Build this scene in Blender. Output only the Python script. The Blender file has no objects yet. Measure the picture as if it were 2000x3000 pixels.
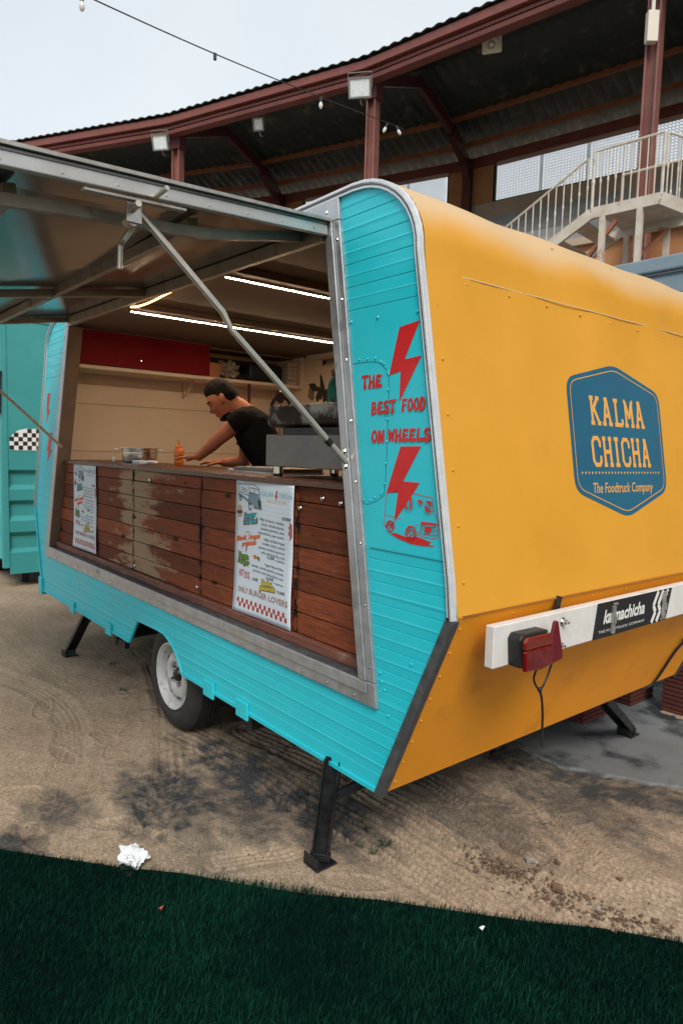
import bpy, bmesh, math, random
import numpy as np
from mathutils import Vector, Matrix

random.seed(7)
RNG = np.random.default_rng(7)
SC = bpy.context.scene
COL = SC.collection
rad = math.radians

# ------------------------------------------------------------------ camera
CAM = Vector((1.650, -1.573, 1.600))
FPX = 1970.0                                  # focal length in pixels of a 2000x3000 frame


def camera_axes():
    """right, up, back axes from the two vanishing points of the trailer's edges"""
    vx = Vector((-616 - 1000, 1278 - 1500, FPX)).normalized()
    vy = Vector((3400 - 1000, 1385 - 1500, FPX))
    vy = (vy - vx * vy.dot(vx)).normalized()
    X, Y = -vx, vy
    Z = X.cross(Y)
    R = Matrix((X, Y, Z)).transposed()        # world -> camera (x right, y down, z forward)
    return Vector(R[0]), -Vector(R[1]), -Vector(R[2])


_r, _u, _b = camera_axes()
cam_data = bpy.data.cameras.new('camera')
cam = bpy.data.objects.new('camera', cam_data)
COL.objects.link(cam)
M = Matrix((_r, _u, _b)).transposed().to_4x4()
M.translation = CAM
cam.matrix_world = M
cam_data.sensor_fit = 'VERTICAL'
cam_data.sensor_height = 36.0
cam_data.sensor_width = 24.0
cam_data.lens = FPX / 3000 * 36.0
cam_data.clip_start = 0.05
cam_data.clip_end = 600
cam_data.dof.use_dof = True
cam_data.dof.focus_distance = 3.0
cam_data.dof.aperture_fstop = 4.5
SC.camera = cam

# ------------------------------------------------------------------ sky, sun, exposure
SUN_DIR = Vector((0.56, -0.34, 0.66)).normalized()       # towards the sun
world = bpy.data.worlds.new('World')
SC.world = world
world.use_nodes = True
wn, wl = world.node_tree.nodes, world.node_tree.links
wn.clear()
w_out = wn.new('ShaderNodeOutputWorld')
w_bg = wn.new('ShaderNodeBackground')
w_bg.inputs['Strength'].default_value = 0.1
w_sky = wn.new('ShaderNodeTexSky')
w_sky.sky_type = 'NISHITA'
w_sky.sun_disc = False
w_sky.sun_elevation = math.asin(SUN_DIR.z)
w_sky.sun_rotation = math.atan2(SUN_DIR.x, SUN_DIR.y)
w_tc = wn.new('ShaderNodeTexCoord')
w_no = wn.new('ShaderNodeTexNoise')
w_no.inputs['Scale'].default_value = 1.6
w_no.inputs['Detail'].default_value = 4
w_ramp = wn.new('ShaderNodeMapRange')
w_ramp.inputs['From Min'].default_value = 0.3
w_ramp.inputs['From Max'].default_value = 0.7
w_ramp.inputs['To Min'].default_value = 0.72
w_ramp.inputs['To Max'].default_value = 0.97
w_mix = wn.new('ShaderNodeMix')
w_mix.data_type = 'RGBA'
w_mix.inputs['B'].default_value = (4.75, 5.0, 5.05, 1)    # thin overcast veil
wl.new(w_tc.outputs['Generated'], w_no.inputs['Vector'])
wl.new(w_no.outputs['Fac'], w_ramp.inputs['Value'])
wl.new(w_ramp.outputs['Result'], w_mix.inputs['Factor'])
wl.new(w_sky.outputs['Color'], w_mix.inputs['A'])
wl.new(w_mix.outputs['Result'], w_bg.inputs['Color'])
wl.new(w_bg.outputs['Background'], w_out.inputs['Surface'])

sun_data = bpy.data.lights.new('sun', 'SUN')
sun_data.energy = 1.5
sun_data.angle = rad(24)
sun_data.color = (1.0, 0.93, 0.84)
sun = bpy.data.objects.new('sun', sun_data)
COL.objects.link(sun)
sun.rotation_euler = SUN_DIR.to_track_quat('Z', 'Y').to_euler()
sun.location = (6, 0, 14)

SC.view_settings.view_transform = 'Standard'
SC.view_settings.look = 'None'
SC.view_settings.exposure = 0.95
SC.view_settings.gamma = 1.0
SC.view_settings.use_curve_mapping = False
SC.render.engine = 'CYCLES'
SC.cycles.use_denoising = True
SC.cycles.max_bounces = 8
SC.cycles.caustics_reflective = False
SC.cycles.caustics_refractive = False

# ------------------------------------------------------------------ helpers


def tag(o, label=None, cat=None, group=None, kind=None):
    if label:
        o['label'] = label
    if cat:
        o['category'] = cat
    if group:
        o['group'] = group
    if kind:
        o['kind'] = kind
    return o


def empty(name, loc, label=None, cat=None, group=None, rot=0.0):
    o = bpy.data.objects.new(name, None)
    COL.objects.link(o)
    o.location = loc
    o.rotation_euler = (0, 0, rot)
    o.empty_display_size = 0.1
    return tag(o, label, cat, group)


def put(o, parent, local=False):
    """parent o; unless local, o's mesh is written in world coordinates"""
    o.parent = parent
    if not local:
        p, inv = parent, Matrix.Identity(4)
        chain = []
        while p is not None:
            chain.append(p)
            p = p.parent
        m = Matrix.Identity(4)
        for q in reversed(chain):
            m = m @ q.matrix_parent_inverse @ q.matrix_basis
        o.matrix_parent_inverse = m.inverted()
    return o


class MB:
    """collects shapes, then links them as one mesh object"""

    def __init__(self):
        self.v, self.f = [], []

    def add(self, vs, fs):
        b = len(self.v)
        self.v.extend(tuple(p) for p in vs)
        self.f.extend(tuple(b + i for i in q) for q in fs)
        return self

    def box(self, lo, hi, mat=None):
        x0, y0, z0 = lo
        x1, y1, z1 = hi
        vs = [Vector(p) for p in ((x0, y0, z0), (x1, y0, z0), (x1, y1, z0), (x0, y1, z0),
                                  (x0, y0, z1), (x1, y0, z1), (x1, y1, z1), (x0, y1, z1))]
        if mat is not None:
            vs = [mat @ p for p in vs]
        return self.add(vs, [(0, 3, 2, 1), (4, 5, 6, 7), (0, 1, 5, 4), (1, 2, 6, 5), (2, 3, 7, 6), (3, 0, 4, 7)])

    def bar(self, p0, p1, w, h, up=(0, 0, 1)):
        """rectangular bar, w across, h along the 'up' side"""
        p0, p1 = Vector(p0), Vector(p1)
        d = (p1 - p0).normalized()
        s = d.cross(Vector(up))
        if s.length < 1e-4:
            s = d.cross(Vector((1, 0, 0)))
        s.normalize()
        n = s.cross(d).normalized()
        vs = []
        for p in (p0, p1):
            for a, b in ((-1, -1), (1, -1), (1, 1), (-1, 1)):
                vs.append(p + s * (a * w / 2) + n * (b * h / 2))
        return self.add(vs, [(0, 1, 2, 3), (7, 6, 5, 4), (0, 4, 5, 1), (1, 5, 6, 2), (2, 6, 7, 3), (3, 7, 4, 0)])

    def tube(self, pts, r, n=8, cap=True):
        pts = [Vector(p) for p in pts]
        rs = r if isinstance(r, (list, tuple)) else [r] * len(pts)
        vs, fs = [], []
        ref = None
        for i, p in enumerate(pts):
            d = (pts[min(i + 1, len(pts) - 1)] - pts[max(i - 1, 0)])
            d = d.normalized() if d.length > 1e-9 else Vector((0, 0, 1))
            if ref is None:
                ref = d.orthogonal().normalized()
            ref = (ref - d * ref.dot(d))
            ref = ref.normalized() if ref.length > 1e-6 else d.orthogonal().normalized()
            s = d.cross(ref)
            for k in range(n):
                a = 2 * math.pi * k / n
                vs.append(p + (ref * math.cos(a) + s * math.sin(a)) * rs[i])
        for i in range(len(pts) - 1):
            for k in range(n):
                a, b = i * n + k, i * n + (k + 1) % n
                fs.append((a, b, b + n, a + n))
        if cap:
            fs.append(tuple(range(n - 1, -1, -1)))
            fs.append(tuple((len(pts) - 1) * n + k for k in range(n)))
        return self.add(vs, fs)

    def lathe(self, prof, origin, axis='z', n=24, close=True):
        """prof: (radius, height) pairs turned about the axis"""
        o = Vector(origin)
        vs, fs = [], []
        for r, h in prof:
            for k in range(n):
                a = 2 * math.pi * k / n
                c, s = r * math.cos(a), r * math.sin(a)
                if axis == 'z':
                    vs.append(o + Vector((c, s, h)))
                elif axis == 'y':
                    vs.append(o + Vector((c, h, -s)))
                else:
                    vs.append(o + Vector((h, c, s)))
        for i in range(len(prof) - 1):
            for k in range(n):
                a, b = i * n + k, i * n + (k + 1) % n
                fs.append((a, b, b + n, a + n))
        if close:
            fs.append(tuple(range(n - 1, -1, -1)))
            fs.append(tuple((len(prof) - 1) * n + k for k in range(n)))
        return self.add(vs, fs)

    def prism(self, poly, fn, t0, t1):
        """poly of (a,b) pairs, fn(a,b,t) -> point; extruded from t0 to t1"""
        n = len(poly)
        vs = [fn(a, b, t0) for a, b in poly] + [fn(a, b, t1) for a, b in poly]
        fs = [tuple(range(n)), tuple(range(2 * n - 1, n - 1, -1))]
        for i in range(n):
            j = (i + 1) % n
            fs.append((i, i + n, j + n, j))
        return self.add(vs, fs)

    def sphere(self, c, r, seg=10, rings=6, sc=(1, 1, 1)):
        c = Vector(c)
        vs, fs = [], []
        for i in range(rings + 1):
            t = math.pi * i / rings
            for k in range(seg):
                a = 2 * math.pi * k / seg
                vs.append(c + Vector((r * sc[0] * math.sin(t) * math.cos(a), r * sc[1] * math.sin(t) * math.sin(a),
                                      r * sc[2] * math.cos(t))))
        for i in range(rings):
            for k in range(seg):
                a, b = i * seg + k, i * seg + (k + 1) % seg
                fs.append((a, a + seg, b + seg, b))
        return self.add(vs, fs)

    def build(self, name, mat, parent=None, smooth=False, bevel=0.0, local=False, recalc=True, kind=None, label=None):
        me = bpy.data.meshes.new(name)
        me.from_pydata(self.v, [], self.f)
        if recalc:
            bm = bmesh.new()
            bm.from_mesh(me)
            bmesh.ops.recalc_face_normals(bm, faces=bm.faces)
            bm.to_mesh(me)
            bm.free()
        o = bpy.data.objects.new(name, me)
        COL.objects.link(o)
        if mat is not None:
            me.materials.append(mat)
        if smooth:
            me.polygons.foreach_set('use_smooth', [True] * len(me.polygons))
            try:
                me.set_sharp_from_angle(angle=rad(38))
            except Exception:
                pass
        if bevel:
            b = o.modifiers.new('bevel', 'BEVEL')
            b.width = bevel
            b.segments = 2
            b.limit_method = 'ANGLE'
            b.angle_limit = rad(40)
        if parent is not None:
            put(o, parent, local)
        return tag(o, label=label, kind=kind)


def share(o, loc, parent=None, rot=None, name=None):
    """copy of a mesh object that shares its mesh"""
    c = o.copy()
    COL.objects.link(c)
    if name:
        c.name = name
    c.parent = parent
    c.matrix_parent_inverse = Matrix.Identity(4)
    c.location = loc
    if rot is not None:
        c.rotation_euler = rot
    return c


# ------------------------------------------------------------------ materials


def mat(name, c1, c2=None, rough=0.5, metal=0.0, scale=6.0, bump=0.0, bscale=60.0, coat=0.0, stretch=(1, 1, 1),
        lo=0.35, hi=0.65, c3=None, scale3=2.0, lo3=0.6, hi3=0.7, vary=0.0, rvar=0.12, spec=0.5, detail=6.0, bdist=0.01):
    m = bpy.data.materials.new(name)
    m.use_nodes = True
    nt = m.node_tree
    ns, ln = nt.nodes, nt.links
    bs = ns['Principled BSDF']
    bs.inputs['Roughness'].default_value = rough
    bs.inputs['Metallic'].default_value = metal
    bs.inputs['Specular IOR Level'].default_value = spec
    if coat:
        bs.inputs['Coat Weight'].default_value = coat
        bs.inputs['Coat Roughness'].default_value = 0.03
    tc = ns.new('ShaderNodeTexCoord')
    mp = ns.new('ShaderNodeMapping')
    mp.inputs['Scale'].default_value = stretch
    ln.new(tc.outputs['Object'], mp.inputs['Vector'])
    vec = mp.outputs['Vector']

    def noise(sc, det=detail, v=None):
        n = ns.new('ShaderNodeTexNoise')
        n.inputs['Scale'].default_value = sc
        n.inputs['Detail'].default_value = det
        n.inputs['Roughness'].default_value = 0.6
        ln.new(v or vec, n.inputs['Vector'])
        return n

    def rng(src, a, b, c=0.0, d=1.0):
        r = ns.new('ShaderNodeMapRange')
        r.inputs['From Min'].default_value = a
        r.inputs['From Max'].default_value = b
        r.inputs['To Min'].default_value = c
        r.inputs['To Max'].default_value = d
        ln.new(src, r.inputs['Value'])
        return r.outputs['Result']

    def mix(f, a, b):
        x = ns.new('ShaderNodeMix')
        x.data_type = 'RGBA'
        if f is not None:
            ln.new(f, x.inputs['Factor'])
        for s, v in (('A', a), ('B', b)):
            if isinstance(v, tuple):
                x.inputs[s].default_value = (*v[:3], 1)
            else:
                ln.new(v, x.inputs[s])
        return x.outputs['Result']

    col = None
    n1 = noise(scale)
    if c2 is not None:
        col = mix(rng(n1.outputs['Fac'], lo, hi), c1, c2)
    if c3 is not None:
        n3 = noise(scale3, v=tc.outputs['Object'])
        col = mix(rng(n3.outputs['Fac'], lo3, hi3), col if col is not None else c1, c3)
    if vary:
        oi = ns.new('ShaderNodeObjectInfo')
        hs = ns.new('ShaderNodeHueSaturation')
        ln.new(rng(oi.outputs['Random'], 0, 1, 1 - vary, 1 + vary), hs.inputs['Value'])
        if col is not None:
            ln.new(col, hs.inputs['Color'])
        else:
            hs.inputs['Color'].default_value = (*c1[:3], 1)
        col = hs.outputs['Color']
    if col is not None:
        ln.new(col, bs.inputs['Base Color'])
    else:
        bs.inputs['Base Color'].default_value = (*c1[:3], 1)
    if rvar:
        ln.new(rng(n1.outputs['Fac'], 0.3, 0.7, max(0.02, rough - rvar), min(1, rough + rvar)), bs.inputs['Roughness'])
    if bump:
        nb = noise(bscale, 4.0)
        bp = ns.new('ShaderNodeBump')
        bp.inputs['Strength'].default_value = bump
        bp.inputs['Distance'].default_value = bdist
        ln.new(nb.outputs['Fac'], bp.inputs['Height'])
        ln.new(bp.outputs['Normal'], bs.inputs['Normal'])
    m['bsdf'] = 1
    return m


def emit(name, c, s):
    m = bpy.data.materials.new(name)
    m.use_nodes = True
    b = m.node_tree.nodes['Principled BSDF']
    b.inputs['Base Color'].default_value = (*c, 1)
    b.inputs['Emission Color'].default_value = (*c, 1)
    b.inputs['Emission Strength'].default_value = s
    return m


TEAL = mat('teal_paint', (0.018, 0.53, 0.625), (0.026, 0.57, 0.67), spec=0.32, rough=0.38, scale=3, bump=0.10, bscale=2.6, coat=0.15,
           c3=(0.03, 0.45, 0.50), scale3=9, lo3=0.66, hi3=0.82, bdist=0.02)
YELLOW = mat('yellow_paint', (0.62, 0.292, 0.026), (0.67, 0.318, 0.031), rough=0.46, scale=2.0, bump=0.22, bscale=1.5, spec=0.35, rvar=0.05,
             bdist=0.03, c3=(0.57, 0.26, 0.022), scale3=3, lo3=0.55, hi3=0.9)
YELLOW_BOUNCE = mat('yellow_ground_bounce', (0.86, 0.325, 0.012), (0.92, 0.350, 0.016), rough=0.5, scale=3, bump=0.07, bscale=3,  # the same yellow, with warm bounce off the sand put into the colour
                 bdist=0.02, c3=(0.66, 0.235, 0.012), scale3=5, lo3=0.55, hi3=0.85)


def sky_lit_bend(m):
    """dusty pale tone, sky brightness painted in, where the yellow sheet rolls over"""
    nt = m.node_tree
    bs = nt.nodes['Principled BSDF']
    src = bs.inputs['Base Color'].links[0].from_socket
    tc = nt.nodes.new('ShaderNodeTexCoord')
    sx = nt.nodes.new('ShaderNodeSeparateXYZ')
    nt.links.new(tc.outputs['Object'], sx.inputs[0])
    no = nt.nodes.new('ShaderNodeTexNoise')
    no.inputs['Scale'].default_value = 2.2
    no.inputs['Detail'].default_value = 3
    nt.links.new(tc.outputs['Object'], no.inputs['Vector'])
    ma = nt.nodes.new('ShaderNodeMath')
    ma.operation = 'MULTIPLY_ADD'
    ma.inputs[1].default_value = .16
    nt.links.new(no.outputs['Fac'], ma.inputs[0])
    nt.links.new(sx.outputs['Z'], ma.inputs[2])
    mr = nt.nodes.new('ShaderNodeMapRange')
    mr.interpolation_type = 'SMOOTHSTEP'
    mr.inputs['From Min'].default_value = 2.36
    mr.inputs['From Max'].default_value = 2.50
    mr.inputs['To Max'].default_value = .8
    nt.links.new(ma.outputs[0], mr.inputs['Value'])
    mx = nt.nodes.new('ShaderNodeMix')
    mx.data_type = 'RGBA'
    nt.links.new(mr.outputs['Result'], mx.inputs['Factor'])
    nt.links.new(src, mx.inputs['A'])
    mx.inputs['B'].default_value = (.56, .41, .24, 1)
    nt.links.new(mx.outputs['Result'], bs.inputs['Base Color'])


sky_lit_bend(YELLOW)
ALU = mat('aluminium_frame', (0.40, 0.42, 0.44), (0.52, 0.54, 0.56), rough=0.42, metal=0.75, scale=14, bump=0.12, bscale=90,
          c3=(0.20, 0.20, 0.20), scale3=7, lo3=0.58, hi3=0.72)
ALU_DULL = mat('dull_aluminium', (0.36, 0.34, 0.31), (0.46, 0.44, 0.41), rough=0.5, metal=0.6, scale=20, bump=0.1, bscale=60,
               c3=(0.20, 0.15, 0.11), scale3=10, lo3=0.6, hi3=0.7)
RAIL = mat('primed_hatch_rail', (0.42, 0.36, 0.29), (0.34, 0.29, 0.23), rough=0.5, metal=0.1, scale=12, c3=(0.2, 0.14, 0.09), scale3=9, lo3=0.62, hi3=0.72)
RAIL_LIGHT = mat('hatch_edge_metal', (0.55, 0.55, 0.54), (0.45, 0.44, 0.42), rough=0.42, metal=0.45, scale=9, c3=(0.26, 0.17, 0.10), scale3=12, lo3=0.64, hi3=0.74)
WHITE_TRIM = mat('white_moulding', (0.70, 0.72, 0.74), (0.60, 0.62, 0.64), rough=0.3, metal=0.25, scale=25, bump=0.1, bscale=80,
                 c3=(0.25, 0.22, 0.2), scale3=14, lo3=0.68, hi3=0.76)
DARK_TRIM = mat('dark_trim', (0.06, 0.065, 0.07), (0.11, 0.115, 0.12), rough=0.5, metal=0.3, scale=25, bump=0.15, bscale=120)
RED_VINYL = mat('red_vinyl', (0.60, 0.012, 0.014), (0.54, 0.010, 0.012), rough=0.4, scale=8)
BLUE_VINYL = mat('blue_vinyl', (0.004, 0.105, 0.19), (0.004, 0.12, 0.20), rough=0.3, scale=3, coat=0.1)
OCHRE_VINYL = mat('ochre_vinyl', (0.74, 0.36, 0.075), rough=0.4)
JAMB = mat('brown_jamb', (0.24, 0.175, 0.13), (0.19, 0.135, 0.10), rough=0.5, scale=9)


def worn_wood(name, c1, c2, worn):
    """red-brown stained plank with pale patches where the stain has worn off around the panel joint at x = -2.35"""
    m = mat(name, c1, c2, rough=.7, scale=7, stretch=(1.3, 1, 12), bump=.5, bscale=26, lo=.26, hi=.74, vary=.34, bdist=.005, spec=.22)
    nt = m.node_tree
    bs = nt.nodes['Principled BSDF']
    src = bs.inputs['Base Color'].links[0].from_socket

    def node(t, **kw):
        n = nt.nodes.new(t)
        for k, v in kw.items():
            setattr(n, k, v)
        return n

    tc = node('ShaderNodeTexCoord')
    sx = node('ShaderNodeSeparateXYZ')
    nt.links.new(tc.outputs['Object'], sx.inputs[0])

    def math_(op, a, b=None, clamp=False):
        n = node('ShaderNodeMath', operation=op, use_clamp=clamp)
        for i, v in enumerate((a, b)):
            if v is None:
                continue
            if isinstance(v, (int, float)):
                n.inputs[i].default_value = v
            else:
                nt.links.new(v, n.inputs[i])
        return n.outputs[0]

    mp = node('ShaderNodeMapping')
    mp.inputs['Scale'].default_value = (1.1, 1, 4.6)
    nt.links.new(tc.outputs['Object'], mp.inputs['Vector'])
    no = node('ShaderNodeTexNoise')
    no.inputs['Scale'].default_value = 2.0
    no.inputs['Detail'].default_value = 8
    no.inputs['Roughness'].default_value = .68
    oi = node('ShaderNodeObjectInfo')                   # each board wears in its own way
    off = node('ShaderNodeVectorMath', operation='ADD')
    cx = node('ShaderNodeCombineXYZ')
    nt.links.new(math_('MULTIPLY', oi.outputs['Random'], 1.1), cx.inputs['X'])
    nt.links.new(math_('MULTIPLY', oi.outputs['Random'], .7), cx.inputs['Z'])
    nt.links.new(mp.outputs['Vector'], off.inputs[0])
    nt.links.new(cx.outputs[0], off.inputs[1])
    nt.links.new(off.outputs[0], no.inputs['Vector'])
    d = math_('ABSOLUTE', math_('ADD', sx.outputs['X'], 2.30))
    near = math_('SUBTRACT', .72, math_('MULTIPLY', d, 1.30))
    v = math_('ADD', math_('MULTIPLY', math_('SUBTRACT', no.outputs['Fac'], .5), 2.6), near)
    f = math_('MULTIPLY', math_('MULTIPLY', math_('SUBTRACT', v, .30), 5.0, True), worn, True)
    hs = node('ShaderNodeMix', data_type='RGBA')
    nt.links.new(f, hs.inputs['Factor'])
    nt.links.new(src, hs.inputs['A'])
    hs.inputs['B'].default_value = (.36, .25, .155, 1)
    # small pale scuffs
    ms = node('ShaderNodeMapping')
    ms.inputs['Scale'].default_value = (5, 1, 16)
    nt.links.new(tc.outputs['Object'], ms.inputs['Vector'])
    n4 = node('ShaderNodeTexNoise')
    n4.inputs['Scale'].default_value = 3.0
    n4.inputs['Detail'].default_value = 9
    n4.inputs['Roughness'].default_value = .72
    nt.links.new(ms.outputs['Vector'], n4.inputs['Vector'])
    sf = math_('MULTIPLY', math_('SUBTRACT', n4.outputs['Fac'], .615), 9.0, True)
    f = math_('MAXIMUM', f, math_('MULTIPLY', sf, .55))
    nt.links.new(f, hs.inputs['Factor'])
    # knots
    vo = node('ShaderNodeTexVoronoi')
    vo.inputs['Scale'].default_value = 1.0
    mk = node('ShaderNodeMapping')
    mk.inputs['Scale'].default_value = (3.6, 1, 10.8)
    nt.links.new(tc.outputs['Object'], mk.inputs['Vector'])
    nt.links.new(mk.outputs['Vector'], vo.inputs['Vector'])
    kf = math_('MULTIPLY', math_('SUBTRACT', .17, vo.outputs['Distance']), 14.0, True)
    h2 = node('ShaderNodeMix', data_type='RGBA')
    nt.links.new(kf, h2.inputs['Factor'])
    nt.links.new(hs.outputs['Result'], h2.inputs['A'])
    h2.inputs['B'].default_value = (.022, .008, .005, 1)
    # grime along the upright joints between the panels
    jn = None
    for xs in (-3.235, -2.352, -1.472, -.618):
        t = math_('SUBTRACT', 1.0, math_('MULTIPLY', math_('ABSOLUTE', math_('SUBTRACT', sx.outputs['X'], xs)), 34.0), True)
        jn = t if jn is None else math_('MAXIMUM', jn, t)
    n2 = node('ShaderNodeTexNoise')
    n2.inputs['Scale'].default_value = 26
    nt.links.new(tc.outputs['Object'], n2.inputs['Vector'])
    gf = math_('MULTIPLY', math_('MULTIPLY', jn, math_('SUBTRACT', n2.outputs['Fac'], .42)), 7.0, True)
    h3 = node('ShaderNodeMix', data_type='RGBA')
    nt.links.new(gf, h3.inputs['Factor'])
    nt.links.new(h2.outputs['Result'], h3.inputs['A'])
    h3.inputs['B'].default_value = (.014, .010, .009, 1)
    nt.links.new(h3.outputs['Result'], bs.inputs['Base Color'])
    return m


WOOD = worn_wood('red_brown_plank', (.092, .022, .010), (.27, .072, .028), .92)
WOOD_WORN = WOOD
COUNTER = mat('counter_wood', (0.06, 0.02, 0.011), (0.11, 0.04, 0.02), rough=0.35, scale=8, stretch=(1, 12, 1), bump=0.2, bscale=30)
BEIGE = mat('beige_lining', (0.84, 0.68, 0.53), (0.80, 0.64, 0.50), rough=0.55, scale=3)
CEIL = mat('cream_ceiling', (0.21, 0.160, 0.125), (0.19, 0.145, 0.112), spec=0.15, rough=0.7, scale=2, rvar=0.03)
CAB_RED = mat('dark_red_laminate', (0.22, 0.003, 0.008), (0.18, 0.003, 0.007), rough=0.6, scale=4, spec=0.15)
HATCH_SKIN = mat('grey_hatch_lining', (0.20, 0.188, 0.175), (0.17, 0.16, 0.15), rough=0.16, metal=0.55, scale=2.5, bump=0.04,
                 bscale=4, rvar=0.04)
BLACK = mat('black_metal', (0.012, 0.013, 0.015), (0.025, 0.026, 0.028), rough=0.45, metal=0.3, scale=20, bump=0.2, bscale=80)
RUBBER = mat('tyre_rubber', (0.014, 0.014, 0.015), (0.028, 0.027, 0.026), rough=0.75, scale=14, bump=0.25, bscale=120)
RIM = mat('white_rim_paint', (0.56, 0.57, 0.58), (0.44, 0.44, 0.44), rough=0.5, scale=9, c3=(0.20, 0.12, 0.07), scale3=10,
          lo3=0.57, hi3=0.72)
STEEL = mat('brushed_steel', (0.13, 0.127, 0.12), (0.20, 0.195, 0.185), rough=0.45, metal=0.7, scale=5, rvar=0.08, c3=(0.30, 0.29, 0.27), scale3=9, lo3=0.62, hi3=0.75)
STEEL_BURNT = mat('scorched_steel', (0.30, 0.29, 0.27), (0.20, 0.18, 0.16), rough=0.4, metal=0.8, scale=6, c3=(0.02, 0.011, 0.008),
                  scale3=6, lo3=0.44, hi3=0.56)
CHROME = mat('polished_steel', (0.6, 0.58, 0.55), rough=0.18, metal=1.0)
ROD = mat('prop_rod_steel', (0.56, 0.51, 0.45), (0.46, 0.42, 0.37), rough=0.32, metal=0.55, scale=30)
PAPER = mat('poster_paper', (0.63, 0.71, 0.78), (0.59, 0.67, 0.75), rough=0.6, scale=3, bump=0.08, bscale=6)
WHITE_PAINT = mat('white_board_paint', (0.72, 0.71, 0.69), (0.62, 0.60, 0.57), rough=0.45, scale=9, c3=(0.42, 0.33, 0.25), scale3=11,
                  lo3=0.64, hi3=0.76)
RED_LENS = mat('red_lamp_lens', (0.17, 0.006, 0.006), (0.10, 0.004, 0.004), rough=0.15, scale=40, coat=0.6)
AMBER_LENS = mat('amber_lamp_lens', (0.17, 0.014, 0.006), rough=0.15, coat=0.6)
REFLECTOR = mat('red_reflector', (0.16, 0.006, 0.014), (0.11, 0.004, 0.010), rough=0.25, scale=60, bump=0.3, bscale=200)
PRINT_BLACK = mat('black_print', (0.015, 0.015, 0.017), rough=0.5)
PRINT_WHITE = mat('white_print', (0.72, 0.72, 0.70), rough=0.5)
STEEL_RED = mat('oxide_red_steel', (0.155, 0.042, 0.034), (0.195, 0.058, 0.046), rough=0.5, scale=2.5, bump=0.1, bscale=9)
COLUMN_PAINT = mat('faded_red_column', (0.25, 0.105, 0.085), (0.20, 0.075, 0.062), rough=0.5, scale=3)
STEEL_RUST = mat('rusty_purlin', (0.24, 0.085, 0.045), (0.32, 0.125, 0.065), rough=0.6, scale=3)
ROOF_SHEET = mat('dark_roof_sheet', (0.020, 0.028, 0.026), (0.034, 0.039, 0.034), rough=0.55, scale=1.6, c3=(0.11, 0.09, 0.06),
                 scale3=2.6, lo3=0.56, hi3=0.70)
OCHRE = mat('ochre_render', (0.42, 0.20, 0.085), (0.36, 0.16, 0.065), rough=0.85, scale=1.5, c3=(0.30, 0.14, 0.07), scale3=3)
BUFF = mat('buff_render', (0.42, 0.33, 0.25), (0.36, 0.28, 0.21), rough=0.85, scale=2)
SEAT_GREY = mat('grandstand_concrete', (0.30, 0.30, 0.30), (0.24, 0.24, 0.245), rough=0.85, scale=2)
MAROON = mat('maroon_paint_and_roof_shade', (0.075, 0.018, 0.018), (0.10, 0.025, 0.024), rough=0.6, scale=2)
LATTICE = mat('lattice_block', (0.035, 0.04, 0.042), (0.03, 0.034, 0.036), rough=0.8)
STAIR_WHITE = mat('old_white_paint', (0.56, 0.51, 0.44), (0.46, 0.40, 0.32), rough=0.6, scale=5, c3=(0.30, 0.15, 0.07), scale3=6,
                  lo3=0.62, hi3=0.72)
KIOSK = mat('blue_grey_sheet', (0.20, 0.27, 0.33), (0.17, 0.235, 0.29), rough=0.45, scale=2)
TEAL2 = mat('faded_teal_paint', (0.040, 0.285, 0.290), (0.030, 0.25, 0.255), rough=0.5, scale=2.5, bump=0.06, bscale=6)
TEAL2_BRIGHT = mat('bright_teal_paint', (0.02, 0.42, 0.46), rough=0.45)
CONCRETE = mat('concrete_pad', (0.165, 0.172, 0.172), (0.125, 0.13, 0.13), rough=0.85, scale=2.2, c3=(0.020, 0.022, 0.026),
               scale3=2.6, lo3=0.50, hi3=0.62, bump=0.25, bscale=50)
LAMP_GREY = mat('floodlight_housing', (0.22, 0.22, 0.21), rough=0.5, metal=0.4)
LAMP_GLASS = mat('floodlight_glass', (0.80, 0.86, 0.88), (0.60, 0.66, 0.68), rough=0.12, scale=20)
HORN = mat('horn_plastic', (0.62, 0.58, 0.50), rough=0.5)
CABLE = mat('black_cable', (0.012, 0.013, 0.016), rough=0.5)
BULB_GLASS = mat('bulb_glass', (0.62, 0.64, 0.64), rough=0.08, coat=0.5)
ORANGE_PL = mat('orange_plastic', (0.62, 0.17, 0.015), (0.55, 0.14, 0.012), rough=0.35)
CLAY = mat('dark_red_clay', (0.085, 0.020, 0.016), (0.12, 0.030, 0.022), rough=0.8, scale=10, bump=0.3)
STONE = mat('pale_stone', (0.30, 0.28, 0.24), (0.22, 0.2, 0.17), rough=0.85, scale=20, bump=0.4)
CLOD = mat('dirt_clod', (0.17, 0.105, 0.065), (0.11, 0.07, 0.045), rough=0.95, scale=14, bump=0.6, vary=0.25)
WEED = mat('weed_leaf', (0.045, 0.07, 0.03), (0.06, 0.085, 0.04), rough=0.7, scale=20)
SKIN = mat('skin', (0.46, 0.175, 0.095), (0.40, 0.145, 0.078), rough=0.5, scale=14, spec=0.3)
HAIR = mat('black_hair', (0.005, 0.004, 0.004), (0.010, 0.008, 0.007), spec=0.12, rough=0.75, scale=120, bump=0.6, bscale=160)
SHIRT = mat('black_cotton', (0.005, 0.005, 0.006), (0.008, 0.008, 0.009), spec=0.1, rough=0.95, scale=12, bump=0.5, bscale=14, bdist=0.02)
TISSUE = mat('white_tissue', (0.74, 0.77, 0.79), (0.66, 0.70, 0.73), rough=0.8, scale=20)
CLOTH_DK = mat('dark_cloth', (0.018, 0.014, 0.022), (0.035, 0.022, 0.026), rough=0.9, scale=9)
LEAF_DECAL = mat('leaf_print', (0.030, 0.026, 0.017), (0.05, 0.045, 0.03), rough=0.6, scale=40)
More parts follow.
